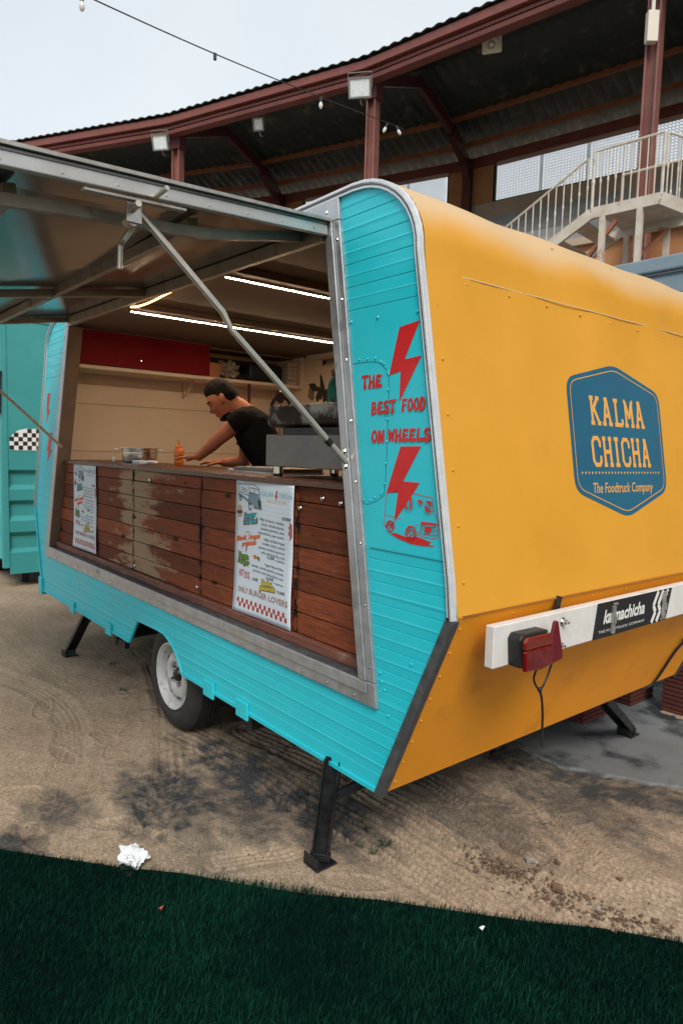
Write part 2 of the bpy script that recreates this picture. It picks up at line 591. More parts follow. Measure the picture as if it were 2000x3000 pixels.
LEAF_FAINT = mat('faint_leaf_print', (0.30, 0.21, 0.14), (0.24, 0.165, 0.11), rough=0.6, scale=30)
GLASS = mat('clear_pane', (0.75, 0.8, 0.82), rough=0.05)
GLASS.node_tree.nodes['Principled BSDF'].inputs['Transmission Weight'].default_value = 1.0
LED = emit('led_strip_light', (1.0, 0.72, 0.46), 130.0)
ROPE = emit('rope_light_glow', (1.0, 0.52, 0.18), 4.0)

# ------------------------------------------------------------------ flat print: text and strokes
_text_cache = {}


def text2d(s, bold=0.0, shear=0.0):
    """outline of a line of text as (verts, faces) with unit cap height, starting at 0"""
    key = (s, bold, shear)
    if key in _text_cache:
        return _text_cache[key]
    cu = bpy.data.curves.new('t', 'FONT')
    cu.body = s
    cu.size = 1.0
    cu.offset = bold
    cu.shear = shear
    cu.resolution_u = 2
    cu.fill_mode = 'FRONT'
    o = bpy.data.objects.new('t', cu)
    COL.objects.link(o)
    dg = bpy.context.evaluated_depsgraph_get()
    dg.update()
    me = bpy.data.meshes.new_from_object(o.evaluated_get(dg))
    vs = [(v.co.x, v.co.y) for v in me.vertices]
    fs = [tuple(p.vertices) for p in me.polygons]
    bpy.data.objects.remove(o)
    bpy.data.curves.remove(cu)
    bpy.data.meshes.remove(me)
    if vs:
        x0 = min(v[0] for v in vs)
        x1 = max(v[0] for v in vs)
        vs = [((x - x0) / (x1 - x0), y / 0.70) for x, y in vs]
        res = (vs, fs, (x1 - x0) / 0.70)
    else:
        res = ([], [], 1.0)
    _text_cache[key] = res
    return res


def put_text(mb, s, fn, a0, a1, b0, b1, off, bold=0.0, shear=0.0, rot=0.0):
    """text s into the box a0..a1, b0..b1 (baseline..cap height) of the surface fn(a,b,off)"""
    vs, fs, asp = text2d(s, bold, shear)
    ca, cb = (a0 + a1) / 2, (b0 + b1) / 2
    c, sn = math.cos(rot), math.sin(rot)
    out = []
    for x, y in vs:
        a = a0 + x * (a1 - a0) - ca
        b = b0 + y * (b1 - b0) - cb
        out.append(fn(ca + a * c - b * sn, cb + a * sn + b * c, off))
    mb.add(out, fs)


class Ink:
    """strokes and fills on a surface; every primitive sits a hair above the last"""

    def __init__(self, fn, base=0.0012, step=0.00003):
        self.fn, self.off, self.step, self.mb = fn, base, step, MB()

    def fill(self, poly):
        self.mb.add([self.fn(a, b, self.off) for a, b in poly], [tuple(range(len(poly)))])
        self.off += self.step

    def disc(self, a, b, r, n=10, ry=None):
        ry = ry or r
        self.fill([(a + r * math.cos(2 * math.pi * k / n), b + ry * math.sin(2 * math.pi * k / n)) for k in range(n)])

    def stroke(self, pts, w, ends=True):
        ws = w if isinstance(w, (list, tuple)) else [w] * len(pts)
        for i in range(len(pts) - 1):
            (a0, b0), (a1, b1) = pts[i], pts[i + 1]
            d = math.hypot(a1 - a0, b1 - b0) or 1e-9
            na, nb = -(b1 - b0) / d, (a1 - a0) / d
            h0, h1 = ws[i] / 2, ws[i + 1] / 2
            self.fill([(a0 + na * h0, b0 + nb * h0), (a0 - na * h0, b0 - nb * h0),
                       (a1 - na * h1, b1 - nb * h1), (a1 + na * h1, b1 + nb * h1)])
        if ends:
            for (a, b), ww in zip(pts, ws):
                if ww > 0.003:
                    self.disc(a, b, ww / 2, 10)

    def build(self, name, m, parent, label=None):
        return self.mb.build(name, m, parent, recalc=False, label=label)


def arc(ca, cb, ra, rb, t0, t1, n=8):
    return [(ca + ra * math.cos(rad(t0 + (t1 - t0) * i / n)), cb + rb * math.sin(rad(t0 + (t1 - t0) * i / n))) for i in range(n + 1)]


# groovy bell-bottom letters in a unit box: strokes of (points, widths)
_T, _B = 0.17, 0.34
GROOVY = {
    'T': [([(0.06, .90), (.94, .93)], [.24, .2]), ([(.5, .88), (.46, .4), (.5, .12)], [.2, .24, .4])],
    'H': [([(.2, .92), (.22, .5), (.2, .12)], [.2, .2, .36]), ([(.8, .92), (.78, .5), (.82, .12)], [.2, .2, .36]),
          ([(.2, .52), (.8, .46)], [.16, .2])],
    'E': [([(.28, .86), (.24, .5), (.28, .16)], [.22, .26, .34]), ([(.28, .90), (.85, .86)], [.18, .22]),
          ([(.28, .52), (.74, .52)], [.14, .18]), ([(.28, .12), (.86, .16)], [.24, .3])],
    'B': [([(.2, .9), (.2, .12)], [.22, .3]), ([(.2, .9)] + arc(.45, .72, .28, .19, 80, -80, 6) + [(.25, .53)], .18),
          ([(.25, .52)] + arc(.5, .3, .33, .21, 80, -80, 6) + [(.2, .1)], .22)],
    'S': [(arc(.5, .72, .32, .19, 20, 180, 7) + [(.3, .58), (.62, .44)] + arc(.5, .28, .33, .19, 30, -160, 7),
           [.2] * 8 + [.2, .24] + [.28] * 8)],
    'F': [([(.3, .88), (.26, .5), (.28, .12)], [.22, .24, .36]), ([(.3, .9), (.9, .86)], [.18, .22]),
          ([(.3, .5), (.76, .5)], [.14, .18])],
    'O': [(arc(.5, .5, .33, .4, 90, 450, 14), [.2] * 4 + [.24] * 7 + [.2] * 4)],
    'D': [([(.22, .9), (.2, .12)], [.22, .34]), ([(.22, .9)] + arc(.38, .5, .43, .4, 75, -75, 9) + [(.22, .1)], .24)],
    'N': [([(.18, .9), (.2, .12)], [.2, .34]), ([(.2, .9), (.76, .14)], [.2, .22]), ([(.8, .9), (.8, .14)], [.22, .28])],
    'W': [([(.1, .92), (.27, .14)], [.18, .26]), ([(.27, .14), (.5, .8)], [.2, .16]), ([(.5, .8), (.73, .14)], [.16, .24]),
          ([(.73, .14), (.9, .92)], [.22, .18])],
    'L': [([(.28, .92), (.26, .5), (.28, .14)], [.2, .22, .3]), ([(.28, .12), (.86, .18)], [.24, .32])],
}
# slab serif letters: strokes of constant weight and serif bars
SLAB = {
    'K': [[(.22, 1), (.22, 0)], [(.78, 1), (.24, .45)], [(.40, .6), (.82, 0)], [(.05, 1), (.40, 1)], [(.05, 0), (.40, 0)],
          [(.62, 1), (.95, 1)], [(.66, 0), (.98, 0)]],
    'A': [[(.2, 0), (.47, 1)], [(.8, 0), (.53, 1)], [(.3, .34), (.7, .34)], [(.03, 0), (.38, 0)], [(.62, 0), (.97, 0)],
          [(.30, 1), (.62, 1)]],
    'L': [[(.3, 1), (.3, 0)], [(.1, 1), (.52, 1)], [(.1, 0), (.88, 0)], [(.88, 0), (.88, .25)]],
    'M': [[(.18, 1), (.18, 0)], [(.82, 1), (.82, 0)], [(.18, 1), (.5, .3)], [(.82, 1), (.5, .3)], [(.02, 1), (.2, 1)],
          [(.8, 1), (.98, 1)], [(.02, 0), (.36, 0)], [(.64, 0), (.98, 0)]],
    'C': [[(.88, .72), (.88, .86), (.72, 1), (.34, 1), (.16, .84), (.16, .16), (.34, 0), (.72, 0), (.88, .14), (.88, .28)]],
    'H': [[(.2, 1), (.2, 0)], [(.8, 1), (.8, 0)], [(.2, .5), (.8, .5)], [(.03, 1), (.37, 1)], [(.63, 1), (.97, 1)],
          [(.03, 0), (.37, 0)], [(.63, 0), (.97, 0)]],
    'I': [[(.5, 1), (.5, 0)], [(.2, 1), (.8, 1)], [(.2, 0), (.8, 0)]],
}


def groovy_word(ink, word, a0, a1, b0, b1, slope=0.0, gap=0.02):
    n = len(word)
    cw = (a1 - a0) / n
    h = b1 - b0
    for i, ch in enumerate(word):
        if ch == ' ':
            continue
        for pts, ws in GROOVY[ch]:
            wl_ = ws if isinstance(ws, list) else [ws] * len(pts)
            P = []
            for x, y in pts:
                a = a0 + cw * i + cw * (gap + x * (1 - 2 * gap))
                P.append((a, b0 + y * h + slope * (a - a0)))
            ink.stroke(P, [w * cw * 1.30 for w in wl_])


def slab_word(ink, word, a0, a1, b0, b1, weight, gap=0.05):
    wid = [0.72 if c == 'I' else 1.0 for c in word]
    cw = (a1 - a0) / sum(wid)
    x0 = a0
    for ch, wf in zip(word, wid):
        for pts in SLAB[ch]:
            P = [(x0 + cw * wf * (gap + x * (1 - 2 * gap)), b0 + y * (b1 - b0)) for x, y in pts]
            ink.stroke(P, weight, ends=len(pts) > 2)
        x0 += cw * wf


# ------------------------------------------------------------------ ground


def axis_lines(lo, f0, f1, hi, fine, mid):
    a = list(np.arange(f0, f1, fine))
    out, x, s = [], f0, fine
    while x > lo:
        s = min(s * 1.07, 4.0)
        x -= s
        out.append(x)
    a = out[::-1] + a
    x, s = a[-1], fine
    while x < hi:
        s = min(s * 1.07, 4.0)
        x += s
        a.append(x)
    return np.array(a)


gx = axis_lines(-70, -2.7, 1.05, 60, 0.0065, 0.05)
gy = axis_lines(-60, -1.12, 1.25, 70, 0.0065, 0.05)
GX, GY = np.meshgrid(gx, gy)


def vnoise(x, y, s, seed):
    r = np.random.default_rng(seed)
    t = r.random((256, 256))
    x, y = x / s + 1000, y / s + 1000
    xi, yi = np.floor(x).astype(int), np.floor(y).astype(int)
    fx, fy = x - xi, y - yi
    fx, fy = fx * fx * (3 - 2 * fx), fy * fy * (3 - 2 * fy)
    g = lambda i, j: t[(xi + i) % 256, (yi + j) % 256]
    return (g(0, 0) * (1 - fx) + g(1, 0) * fx) * (1 - fy) + (g(0, 1) * (1 - fx) + g(1, 1) * fx) * fy - 0.5


def along(path, X, Y):
    """signed lateral offset and running length of the nearest place on a polyline"""
    best = np.full(X.shape, 1e9)
    lat = np.zeros(X.shape)
    run = np.zeros(X.shape)
    s0 = 0.0
    for (x0, y0), (x1, y1) in zip(path[:-1], path[1:]):
        dx, dy = x1 - x0, y1 - y0
        L = math.hypot(dx, dy)
        t = np.clip(((X - x0) * dx + (Y - y0) * dy) / L ** 2, 0, 1)
        px, py = X - x0 - t * dx, Y - y0 - t * dy
        d = np.hypot(px, py)
        sgn = np.sign(dx * py - dy * px)
        k = d < best
        best = np.where(k, d, best)
        lat = np.where(k, d * sgn, lat)
        run = np.where(k, s0 + t * L, run)
        s0 += L
    return lat, run


def smooth_path(p, n=8):
    out = []
    for i in range(len(p) - 1):
        p0, p1, p2, p3 = p[max(i - 1, 0)], p[i], p[i + 1], p[min(i + 2, len(p) - 1)]
        for k in range(n):
            t = k / n
            out.append(tuple(0.5 * ((2 * p1[j]) + (-p0[j] + p2[j]) * t + (2 * p0[j] - 5 * p1[j] + 4 * p2[j] - p3[j]) * t * t +
                                    (-p0[j] + 3 * p1[j] - 3 * p2[j] + p3[j]) * t ** 3) for j in range(len(p1))))
    out.append(tuple(p[-1]))
    return out


def ground_height(X, Y):
    h = 0.030 * vnoise(X, Y, 0.9, 1) + 0.022 * vnoise(X, Y, 0.31, 2) + 0.009 * vnoise(X, Y, 0.11, 3) + 0.003 * vnoise(X, Y, 0.04, 4)
    h += 0.0030 * vnoise(X, Y, 0.018, 5)
    # rippled patches left by lug soles and trolley wheels
    for k in range(5):
        a = 0.4 + k * 0.75
        u = X * math.cos(a) + Y * math.sin(a)
        v = -X * math.sin(a) + Y * math.cos(a)
        tri = np.abs(((u / 0.034) % 1.0) - 0.5)
        m = np.clip((vnoise(X, Y, 0.23, 70 + k) - 0.22) * 6, 0, .75)
        h = h + m * (0.0026 * np.cos(2 * np.pi * (v + 0.020 * tri) / 0.019) - 0.003)
    tracks = [
        ([(-1.75, .08), (-1.08, .20), (-.49, .24), (.2, .27), (.8, .20)], .13, .040, 0.0075),
        ([(-1.55, .40), (-.95, .50), (-.44, .50), (.11, .51), (.75, .47)], .11, .038, 0.0075),
        ([(-.95, .86), (-.53, .80), (.13, .73), (.6, .66), (1.3, .62)], .08, .040, 0.0065),
        ([(-2.9, .45), (-2.2, .22), (-1.6, -.04), (-1.25, -.2), (-.95, -.45), (-.8, -.75)], .10, .040, 0.0032),
        ([(-.55, -.35), (-.44, -.1), (-.40, .15)], .07, .030, 0.005),
        ([(-.5, 1.35), (.1, .95), (.45, .83), (.95, .9)], .10, .038, 0.004),
        ([(-3.6, -.6), (-2.6, -.35), (-1.8, -.5), (-1.2, -.85)], .09, .032, 0.0012),
    ]
    for path, hw, pitch, amp in tracks:
        lat, run = along(smooth_path(path), X, Y)
        m = np.clip((hw - np.abs(lat)) / 0.03, 0, 1) * (0.55 + 0.9 * np.clip(vnoise(X, Y, 0.22, 11) + .5, 0, 1))
        rib = np.cos(2 * np.pi * lat / pitch)
        tread = np.cos(2 * np.pi * (run + 0.35 * np.abs(lat)) / 0.028)
        h = h + m * (1.25 * amp * rib - 0.006 + 0.0012 * tread)
        edge = np.exp(-((np.abs(lat) - hw - 0.02) / 0.02) ** 2)
        h = h + 0.004 * edge
    r = np.random.default_rng(5)
    for _ in range(70):                                   # shoe prints with wavy soles
        cx, cy, a = r.uniform(-2.6, 1.0), r.uniform(-.95, 1.1), r.uniform(0, math.pi)
        if abs(cy - (cx + 1.1) * 0.89 + 1.0) < 0.1:
            continue
        u = (X - cx) * math.cos(a) + (Y - cy) * math.sin(a)
        v = -(X - cx) * math.sin(a) + (Y - cy) * math.cos(a)
        d = (u / 0.12) ** 2 + (v / 0.045) ** 2
        m = np.clip(1.3 - d, 0, 0.4) / 0.4
        h = h + m * (-0.005 + 0.0036 * np.cos(2 * np.pi * (u + 0.006 * np.sin(v * 240)) / 0.021))
        h = h + 0.0025 * np.exp(-((d - 1.5) / 0.35) ** 2)
    # shallow scooped hollow with a broken rim beside the turf
    d = np.hypot((X - 0.10) / 0.17, (Y - 0.60) / 0.13) + 0.5 * vnoise(X, Y, .07, 21)
    h = h - 0.018 * np.clip(1.1 - d, 0, 1) + 0.010 * np.exp(-((d - 1.2) / 0.2) ** 2)
    lat, run = along([(.0, .50), (.25, .47), (.5, .54), (.8, .75)], X, Y)
    m = np.exp(-(lat / 0.10) ** 2) * np.clip(1 - np.maximum(run - 1.1, 0) * 5, 0, 1)
    h = h + m * (0.02 * vnoise(X, Y, .028, 22) + 0.02 * vnoise(X, Y, .06, 23))
    far = np.clip((np.hypot(X + 1.0, Y) - 5.0) / 6.0, 0, 1)
    h = h * (1 - far) - 0.004
    # keep the places where the trailer stands level
    for px, py, pr in ((-1.80, .13, .16), (-.30, -.03, .10), (-3.50, .02, .12)):
        k = np.clip(1.5 - np.hypot(X - px, Y - py) / pr, 0, 1)
        h = h * (1 - k) - 0.002 * k
    # under the concrete pad and the turf the sand is level
    k = np.clip((-(Y - (X + 1.1) * 0.89 + 1.0)) / 0.06, 0, 1)
    h = h * (1 - k) - 0.010 * k
    return h


def stain_shade_mask(X, Y):  # oil stains, with shade under and beside the trailer painted in
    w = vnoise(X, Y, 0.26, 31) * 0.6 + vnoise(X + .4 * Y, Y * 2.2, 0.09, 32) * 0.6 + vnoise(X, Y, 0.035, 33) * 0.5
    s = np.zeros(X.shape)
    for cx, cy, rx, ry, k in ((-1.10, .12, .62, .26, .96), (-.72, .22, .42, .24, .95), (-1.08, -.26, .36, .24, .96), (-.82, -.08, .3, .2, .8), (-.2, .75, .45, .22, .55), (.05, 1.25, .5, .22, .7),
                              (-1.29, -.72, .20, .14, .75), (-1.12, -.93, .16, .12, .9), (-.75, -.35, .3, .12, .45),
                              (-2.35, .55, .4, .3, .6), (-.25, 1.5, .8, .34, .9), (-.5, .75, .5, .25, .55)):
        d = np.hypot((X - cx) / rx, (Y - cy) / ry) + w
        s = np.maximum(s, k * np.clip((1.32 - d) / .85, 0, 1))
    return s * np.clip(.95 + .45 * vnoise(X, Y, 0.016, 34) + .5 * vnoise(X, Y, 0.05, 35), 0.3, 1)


GZ = ground_height(GX, GY)
GS = stain_shade_mask(GX, GY)
ny, nx = GX.shape
me = bpy.data.meshes.new('sand_ground')
nv = nx * ny
me.vertices.add(nv)
me.vertices.foreach_set('co', np.stack([GX, GY, GZ], -1).reshape(-1).astype(np.float32))
ii = np.arange((ny - 1) * (nx - 1))
rr, cc = ii // (nx - 1), ii % (nx - 1)
q = np.stack([rr * nx + cc, rr * nx + cc + 1, (rr + 1) * nx + cc + 1, (rr + 1) * nx + cc], -1)
me.loops.add(q.size)
me.loops.foreach_set('vertex_index', q.reshape(-1).astype(np.int32))
me.polygons.add(len(q))
me.polygons.foreach_set('loop_start', (np.arange(len(q)) * 4).astype(np.int32))
me.update(calc_edges=True)
at_ = me.attributes.new('stain', 'FLOAT', 'POINT')  # carries both the oil stains and the painted trailer shade
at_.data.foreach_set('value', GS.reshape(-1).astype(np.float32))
me.polygons.foreach_set('use_smooth', [True] * len(me.polygons))

SAND = mat('dry_sand', (0.350, 0.268, 0.192), (0.275, 0.208, 0.148), rough=0.95, scale=2.2, bump=0.38, bscale=170, bdist=0.006,
           c3=(0.19, 0.145, 0.105), scale3=34, lo3=0.62, hi3=0.72, spec=0.2, rvar=0.03)
nt = SAND.node_tree
bs = nt.nodes['Principled BSDF']
src = bs.inputs['Base Color'].links[0].from_socket
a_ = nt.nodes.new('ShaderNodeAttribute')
a_.attribute_name = 'stain'  # oil stains and the painted trailer shade
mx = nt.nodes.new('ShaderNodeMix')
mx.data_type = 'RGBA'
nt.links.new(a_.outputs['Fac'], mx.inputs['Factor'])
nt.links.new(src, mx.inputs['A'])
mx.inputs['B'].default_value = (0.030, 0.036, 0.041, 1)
# grit: pale and dark grains
vo = nt.nodes.new('ShaderNodeTexVoronoi')
vo.inputs['Scale'].default_value = 130
tc_ = nt.nodes.new('ShaderNodeTexCoord')
nt.links.new(tc_.outputs['Object'], vo.inputs['Vector'])
sep = nt.nodes.new('ShaderNodeSeparateColor')
nt.links.new(vo.outputs['Color'], sep.inputs['Color'])
mr = nt.nodes.new('ShaderNodeMapRange')
mr.inputs['To Min'].default_value = 0.72
mr.inputs['To Max'].default_value = 1.22
nt.links.new(sep.outputs['Red'], mr.inputs['Value'])
hs = nt.nodes.new('ShaderNodeHueSaturation')
nt.links.new(mr.outputs['Result'], hs.inputs['Value'])
nt.links.new(mx.outputs['Result'], hs.inputs['Color'])
nt.links.new(hs.outputs['Color'], bs.inputs['Base Color'])
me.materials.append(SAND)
ground = bpy.data.objects.new('sand_ground', me)
COL.objects.link(ground)
tag(ground, 'trampled tan sand with tyre tracks, shoe prints, oil stains and painted shade', kind='structure')

# concrete pad behind the trailer's yellow end
pad = MB()
pp = [(-.95, 1.75), (-.75, 1.52), (-.45, 1.46), (-.2, 1.44), (.05, 1.58), (.3, 1.74), (.8, 1.95), (3.5, 2.6), (6.0, 4.0), (6.0, 9.0), (-1.2, 9.0), (-1.1, 3.0)]
pq = []
for (xa, ya), (xb, yb) in zip(pp, pp[1:] + pp[:1]):
    L = math.hypot(xb - xa, yb - ya)
    n_ = max(1, int(L / .04)) if L < 1.6 else 1
    for k in range(n_):
        t = k / n_
        j = .018 if n_ > 1 else 0
        pq.append((xa + (xb - xa) * t + random.uniform(-j, j), ya + (yb - ya) * t + random.uniform(-j, j)))
pad.prism(pq, lambda a, b, t: (a, b, t), -0.03, 0.011)
tag(pad.build('concrete_pad', CONCRETE, bevel=0.008), 'grey oil stained concrete pad behind the trailer', kind='structure')

# ------------------------------------------------------------------ turf
TA, TB = Vector((-1.105, -1.0)), Vector((0.77, 0.66))
tdir = (TB - TA).normalized()
tn = Vector((tdir.y, -tdir.x))                       # towards the camera side
turf = MB()
L0, L1 = TA - tdir * 8, TA + tdir * 12


def turf_pt(a, b, t):
    return (a, b, t)


edge_pts = []
for i in range(81):
    p = L0.lerp(L1, i / 80)
    w = 0.010 * math.sin(i * 2.1) + 0.006 * math.sin(i * 5.3)
    edge_pts.append((p.x + tn.x * w, p.y + tn.y * w))
far_pts = [(L1.x + tn.x * 9, L1.y + tn.y * 9), (L0.x + tn.x * 9, L0.y + tn.y * 9)]
turf.prism(edge_pts + far_pts, turf_pt, -0.012, 0.010)
TURF_BASE = mat('turf_backing', (0.001, 0.012, 0.008), (0.002, 0.018, 0.012), spec=0.03, rough=0.95, scale=90, bump=0.6, bscale=260)
tag(turf.build('artificial_turf', TURF_BASE), 'dark green artificial turf mat laid on the sand', kind='structure')


def blades(n, s0, s1, w0, w1, seed):
    r = np.random.default_rng(seed)
    s = r.uniform(s0, s1, n)
    d = w0 + (w1 - w0) * r.random(n)
    bx = TA.x + tdir.x * s + tn.x * d
    by = TA.y + tdir.y * s + tn.y * d
    patch = vnoise(bx, by, 0.35, 61)
    hgt = r.uniform(0.022, 0.036, n) * (1 + 0.5 * patch)
    ang = r.normal(0.9, 1.1, n)                       # the pile leans mostly one way
    lean = np.abs(r.normal(0.38, 0.22, n))
    dx, dy = np.cos(ang) * lean, np.sin(ang) * lean
    face = r.uniform(0, math.pi, n)
    wx, wy = np.cos(face) * 0.0011, np.sin(face) * 0.0011
    z0 = np.full(n, 0.009)
    V = np.zeros((n, 5, 3))
    V[:, 0] = np.stack([bx - wx, by - wy, z0], -1)
    V[:, 1] = np.stack([bx + wx, by + wy, z0], -1)
    mxx, myy, mz = bx + dx * hgt * .4, by + dy * hgt * .4, z0 + hgt * .6
    V[:, 2] = np.stack([mxx + wx * .9, myy + wy * .9, mz], -1)
    V[:, 3] = np.stack([mxx - wx * .9, myy - wy * .9, mz], -1)
    V[:, 4] = np.stack([bx + dx * hgt * 1.1, by + dy * hgt * 1.1, z0 + hgt * (1 - 0.25 * lean)], -1)
    tint = np.clip(r.normal(0.42, 0.26, n) + 0.7 * patch + 0.25 * vnoise(bx, by, 0.06, 62), 0, 1)
    return V, tint


V1, t1_ = blades(66000, -0.45, 2.95, 0.004, 0.78, 1)
V2, t2_ = blades(80000, -5.0, 6.0, 0.004, 2.3, 2)
V = np.concatenate([V1, V2])
tint = np.concatenate([t1_, t2_])
n = len(V)
me = bpy.data.meshes.new('turf_grass')
me.vertices.add(n * 5)
me.vertices.foreach_set('co', V.reshape(-1).astype(np.float32))
base = np.arange(n) * 5
lv = np.empty((n, 7), np.int32)
for j, k in enumerate((0, 1, 2, 3, 3, 2, 4)):
    lv[:, j] = base + k
me.loops.add(n * 7)
me.loops.foreach_set('vertex_index', lv.reshape(-1))
me.polygons.add(n * 2)
ls = np.empty((n, 2), np.int32)
ls[:, 0] = np.arange(n) * 7
ls[:, 1] = ls[:, 0] + 4
me.polygons.foreach_set('loop_start', ls.reshape(-1))
me.update(calc_edges=True)
at_ = me.attributes.new('tint', 'FLOAT', 'POINT')
at_.data.foreach_set('value', np.repeat(tint, 5).astype(np.float32))
GRASS = bpy.data.materials.new('turf_blade')
GRASS.use_nodes = True
nt = GRASS.node_tree
bs = nt.nodes['Principled BSDF']
a_ = nt.nodes.new('ShaderNodeAttribute')
a_.attribute_name = 'tint'
cr = nt.nodes.new('ShaderNodeValToRGB')
cr.color_ramp.elements[0].color = (0.0003, 0.010, 0.0075, 1)
cr.color_ramp.elements[1].color = (0.006, 0.060, 0.034, 1)
e_ = cr.color_ramp.elements.new(0.5)
e_.color = (0.0006, 0.022, 0.015, 1)
nt.links.new(a_.outputs['Fac'], cr.inputs['Fac'])
nt.links.new(cr.outputs['Color'], bs.inputs['Base Color'])
bs.inputs['Roughness'].default_value = 0.8
bs.inputs['Specular IOR Level'].default_value = 0.12
me.materials.append(GRASS)
gr = bpy.data.objects.new('turf_grass', me)
COL.objects.link(gr)
tag(gr, 'short dark green plastic blades of the turf mat', 'turf', kind='stuff')

# ------------------------------------------------------------------ grandstand round the sand
FH = Vector((-0.773, 0.634, 0)).normalized()
RH = Vector((0.634, 0.773, 0)).normalized()


def W(u, d, z=0.0, zref=9.8):
    """u metres to the right of the camera's axis and d metres ahead (measured at height zref), height z"""
    f = -_b
    t = (zref - CAM.z - d * f.z - u * _r.z) / _u.z
    p = CAM + f * d + _r * u + _u * t
    return Vector((p.x, p.y, z))


RING = [(-26.0, 21.0), (-20.5, 20.9), (-14.93, 20.42), (-9.45, 19.26), (-4.2, 17.3), (.71, 14.6), (5.22, 11.03), (8.9, 7.0), (12.0, 2.4), (14.4, -2.6)]
TH = [math.atan2(-(RING[i + 1][1] - RING[i][1]), RING[i + 1][0] - RING[i][0]) for i in range(len(RING) - 1)]
TH = [TH[0]] + [(TH[i] + TH[i + 1]) / 2 - rad(3.6) for i in range(len(TH) - 1)] + [TH[-1]]


def rp(i, L, z):
    u, d = RING[i]
    return W(u + L * math.sin(TH[i]), d + L * math.cos(TH[i]), z)


NB = len(RING) - 1
stand = empty('grandstand', W(.71, 14.6, 0), 'covered bullring grandstand with oxide red steel roof frame and lattice screens', 'grandstand')


def bay_prism(name, m, i, prof, parent=stand, smooth=False):
    """profile of (L, z) pairs run along one bay"""
    b = MB()
    n = len(prof)
    vs = [rp(i, L, z) for L, z in prof] + [rp(i + 1, L, z) for L, z in prof]
    fs = [tuple(range(n - 1, -1, -1)), tuple(range(n, 2 * n))]
    for k in range(n):
        j = (k + 1) % n
        fs.append((k, j, j + n, k + n))
    b.add(vs, fs)
    return b.build(name, m, parent, smooth=smooth)


APEX = 2.4
for i in range(NB):
    bay_prism('fascia', STEEL_RED, i, [(-.46, 9.670), (-.46, 9.829), (-.43, 9.849), (-.36, 9.849), (-.33, 9.822), (-.33, 9.670)])
    bay_prism('fascia_rail', STEEL_RED, i, [(-.36, 9.580), (-.36, 9.643), (-.28, 9.643), (-.28, 9.580)])
    bay_prism('eave_beam', STEEL_RED, i, [(-.34, 9.470), (-.36, 9.546), (-.12, 9.560), (-.12, 9.470)])
    bay_prism('eave_backing', ROOF_SHEET, i, [(-.27, 9.560), (-.27, 9.822), (-.10, 9.822), (-.10, 9.560)])
    for L, z in ((4.45, 10.60), (5.55, 10.36)):
        bay_prism('purlin', STEEL_RUST, i, [(L, z), (L, z + .13), (L + .09, z + .13), (L + .09, z)])
    bay_prism('wall_beam', STEEL_RED, i, [(6.05, 9.97), (6.05, 10.24), (6.35, 10.24), (6.35, 9.97)])
    bay_prism('back_wall', BUFF, i, [(6.15, 8.2), (6.15, 8.92), (6.4, 8.92), (6.4, 8.2)])
    bay_prism('front_wall', OCHRE, i, [(.25, 0), (.25, 5.45), (.55, 5.45), (.55, 0)])
    bay_prism('wall_cap', BUFF, i, [(.15, 5.45), (.15, 5.58), (.65, 5.58), (.65, 5.45)])
    bay_prism('wall_plinth', MAROON, i, [(.20, 0), (.20, 1.5), (.248, 1.5), (.248, 0)])
    for k in range(6):
        L0_, z0_ = .66 + k * .92, 5.45 + k * .46
        bay_prism('seat_row', SEAT_GREY, i, [(L0_, z0_ - .6), (L0_, z0_ + .42), (L0_ + .45, z0_ + .46), (L0_ + .45, z0_ + .24), (L0_ + .91, z0_ + .24), (L0_ + .91, z0_ - .6)])

# roof sheets: corrugated, rising to a ridge and falling to the back wall
for i in range(NB):
    for seg, (La, za, Lb, zb) in enumerate(((-.52, 9.875, APEX, 10.98), (APEX, 10.98, 6.6, 10.42))):
        npt = 110
        vs, fs = [], []
        for k in range(npt + 1):
            t = k / npt
            bump_ = 0.020 * math.cos(2 * math.pi * t * npt / 5)
            for L, z in ((La, za), (Lb, zb)):
                p = rp(i, L, z).lerp(rp(i + 1, L, z), t)
                vs.append((p.x, p.y, p.z + bump_))
        for k in range(npt):
            fs.append((2 * k, 2 * k + 2, 2 * k + 3, 2 * k + 1))
        b = MB()
        b.add(vs, fs)
        o = b.build('roof_sheet', ROOF_SHEET, stand, smooth=True, recalc=False)
        sd = o.modifiers.new('solid', 'SOLIDIFY')
        sd.thickness = 0.012
        sd.offset = 1.0

# frames: column, rafter with haunch, rear column
for i in range(len(RING)):
    t = TH[i]
    ax = (RH * math.cos(t) - FH * math.sin(t)).normalized()
    b = MB()
    for s in (-1, 1):                                    # H section: two flanges and a web
        b.bar(rp(i, 0, 0) + ax * s * .095, rp(i, 0, 9.6) + ax * s * .095, .24, .03, up=ax)
    b.bar(rp(i, 0, 0), rp(i, 0, 9.6), .03, .165, up=ax)
    b.build('column', COLUMN_PAINT, stand)
    b = MB()
    b.bar(rp(i, 0, 9.2), rp(i, 0, 9.70), .3, .3, up=ax)
    b.bar(rp(i, -.05, 9.62), rp(i, APEX, 10.70), .12, .24)
    b.bar(rp(i, APEX - .1, 10.70), rp(i, 4.7, 10.46), .12, .26)
    b.bar(rp(i, 4.6, 10.45), rp(i, 5.75, 10.08), .17, .36)
    b.bar(rp(i, 5.65, 10.16), rp(i, 6.12, 9.6), .18, .32)
    b.build('rafter', MAROON, stand)  # shade under the roof put into the rafters' colour
    b = MB()
    b.bar(rp(i, 6.02, 5.4), rp(i, 6.02, 10.2), .24, .24, up=ax)
    b.build('rear_column', MAROON, stand)

